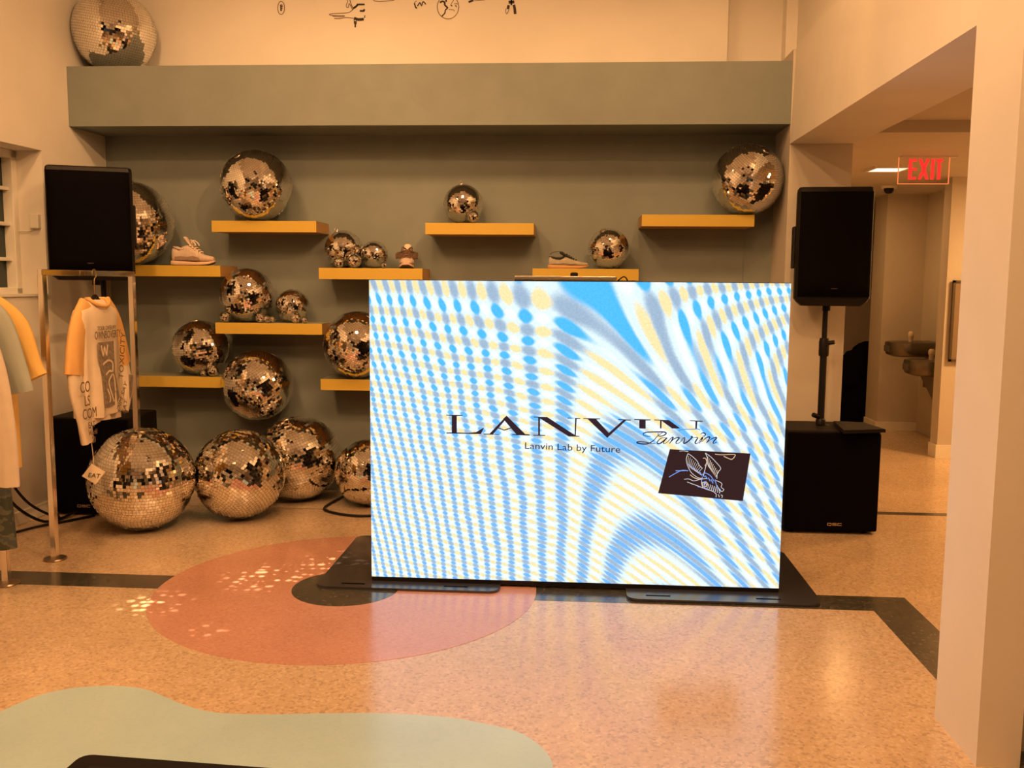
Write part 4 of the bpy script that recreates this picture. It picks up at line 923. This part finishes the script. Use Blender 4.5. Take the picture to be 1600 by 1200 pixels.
# black draped bundle
bd = empty('draped_bundle', (0, 0, 0), 'tall black draped bundle standing in the passage behind the right loudspeaker pole', 'bundle')
Yb = 10.43; pc = PY(1345, 600, Yb); bd.location = (pc.x, Yb, 0); ztop = PY(1345, 533, Yb).z; rings = []
for t, hw in ((0, .27), (.08, .28), (.3, .29), (.5, .285), (.62, .27), (.70, .25), (.76, .20), (.84, .175), (.92, .14), (.97, .09), (1, .03)):
    rings.append([(hw * math.cos(a) * (1 + .06 * math.sin(3 * a + t * 5)) + .05 * t * (1 if t > .7 else .6), hw * .8 * math.sin(a) * (1 + .05 * math.sin(5 * a + t * 9)), ztop * t) for a in [2 * math.pi * k / 24 for k in range(24)]])
loft('cover', rings, mat('black_cloth', (.004, .003, .003), .95, spec=.05, bump=.5, bscale=300), bd)
loft('fold', [[(-.10 + .19 * math.cos(a) * s_, -.14 + .1 * math.sin(a) * s_, z) for a in [2 * math.pi * k / 14 for k in range(14)]] for z, s_ in ((.42, .9), (.55, 1.), (.68, .95), (.78, .6), (.80, .2))], MATS['black_cloth'], bd)

# ------------------------------------------------------------------ drawings on the upper wall (flat ink lines)
dw = empty('wall_drawing', (0, BW, 3.3), 'row of black ink line drawings high on the cream wall', 'drawing')
def wdraw(L, wpx, m, nm='ink_line'):
    bm = bmesh.new()
    for pts, w_ in L:
        q = [PY(p.x, p.y, BW) for p in smooth_path(pts, 4)]; b4 = set(bm.verts)
        add_stroke(bm, [(a.x, a.z) for a in q], w_ * wpx / 224, .0015)
        for v in bm.verts:
            if v not in b4: v.co = Vector((v.co.x, -.0005 - v.co.z, v.co.y - 3.3))
    return bm_obj(nm, bm, m, dw)
def za(L): return [(x / 7.27 + 400, y / 7.27) for x, y in L]
def zb_(L): return [(x / 7.27 + 620, y / 7.27) for x, y in L]
ov = lambda cx, cy, rx, ry, n=16: [(cx + rx * math.cos(2 * math.pi * k / n), cy + ry * math.sin(2 * math.pi * k / n)) for k in range(n + 1)]
wdraw([(za(ov(286, 90, 39, 74)), 1), (za([(275, 62), (290, 52), (300, 66), (280, 74)]), 1),
       (za([(1010, -60), (1040, 10), (1025, 70), (1050, 85), (1060, 40), (1095, 105), (1110, 90)]), 1), (za([(1060, -40), (1075, 30), (1105, 92), (1140, 80), (1150, 55)]), 1.2),
       (za([(1110, 98), (1065, 138), (1000, 150), (850, 158), (855, 175), (1005, 180), (960, 192), (870, 185)]), 1), (za([(890, 210), (950, 212), (1020, 200), (1110, 208)]), 1), (za([(1330, -20), (1345, 10), (1430, 16), (1530, 8), (1570, 2)]), 1), (za([(1115, 210), (1118, 270), (1140, 270), (1138, 215)]), 1.2),
       (zb_(ov(582, 80, 122, 135)), 1), (zb_([(590, 108), (640, 112), (660, 126)]), .8), (zb_([(615, 48), (640, 10), (650, -10)]), .8), (zb_([(655, 45), (680, 40), (690, 55)]), .8), (zb_([(200, 30), (225, 10)]), .8), (zb_([(1000, 0), (920, 5), (860, 10)]), .8), (zb_([(1240, 100), (1235, 130), (1250, 158), (1275, 110)]), 1)], 1., ink2)
wdraw([(za([(283, 60), (286, 128)]), 2.2), (za([(286, 70), (305, 78)]), 1.3), (za([(283, 92), (304, 98)]), 1.3), (za([(1110, 92), (1150, 62), (1155, 52), (1235, 52)]), 2.6), (za([(1180, 124), (1226, 124), (1226, 105)]), 2.8), (za([(1115, 205), (1160, 222), (1225, 218)]), 4), (za([(1236, 175), (1234, 205)]), 1.5), (za([(1127, 240), (1128, 312)]), 2.2),
       (zb_([(200, 35), (215, 85), (232, 92)]), 2), (zb_([(235, 70), (262, 30), (272, 60)]), 1.6), (zb_([(280, 72), (300, 20), (330, 50)]), 1.6), (zb_([(560, -5), (562, 22)]), 2.4), (zb_([(490, 30), (520, 15), (545, 30), (545, 55), (580, 92)]), 2.6), (zb_([(580, 92), (552, 115), (545, 150), (512, 185)]), 1.8), (zb_([(610, 55), (630, 70)]), 1.3), (zb_([(665, 60), (680, 80)]), 1.3),
       (zb_([(815, 25), (870, 2)]), 3), (zb_([(1300, -20), (1302, 60)]), 2.5), (zb_([(1270, 25), (1335, 22)]), 4.5), (zb_([(1270, 60), (1262, 105)]), 4), (zb_([(1330, 55), (1340, 105), (1345, 160)]), 4)], 1., ink)

# ------------------------------------------------------------------ track light fixtures
tk = empty('ceiling_track', (-.6, 3.1, CEIL), 'black lighting track on the ceiling', 'track light')
box('rail', (-2.2, -.02, -.03), (2.2, .02, 0), blkp, tk)
for i, (l, t, p_, s_) in enumerate(SPOTS[:7]):
    f = empty('track_light', l, 'black spotlight can under the ceiling, aimed at %s' % ['the left shelves', 'the middle shelves', 'the right shelves', 'the coral floor disc', 'the floor before the screen', 'the left wall', 'the lintel on the right'][i], 'spotlight', 'ceiling spotlights')
    d = (Vector(t) - Vector(l)).normalized(); R_ = d.to_track_quat('-Z', 'Y').to_matrix().to_4x4()
    lathe('can', [(.0, .16), (.05, .16), (.058, .14), (.058, .02), (.052, .02), (.052, .13), (0, .13)], blkp, f, 20, M=R_); tube('stem', [R_ @ Vector((0, 0, .15)), (0, 0, CEIL - l[2])], .01, blkp, f, 8)
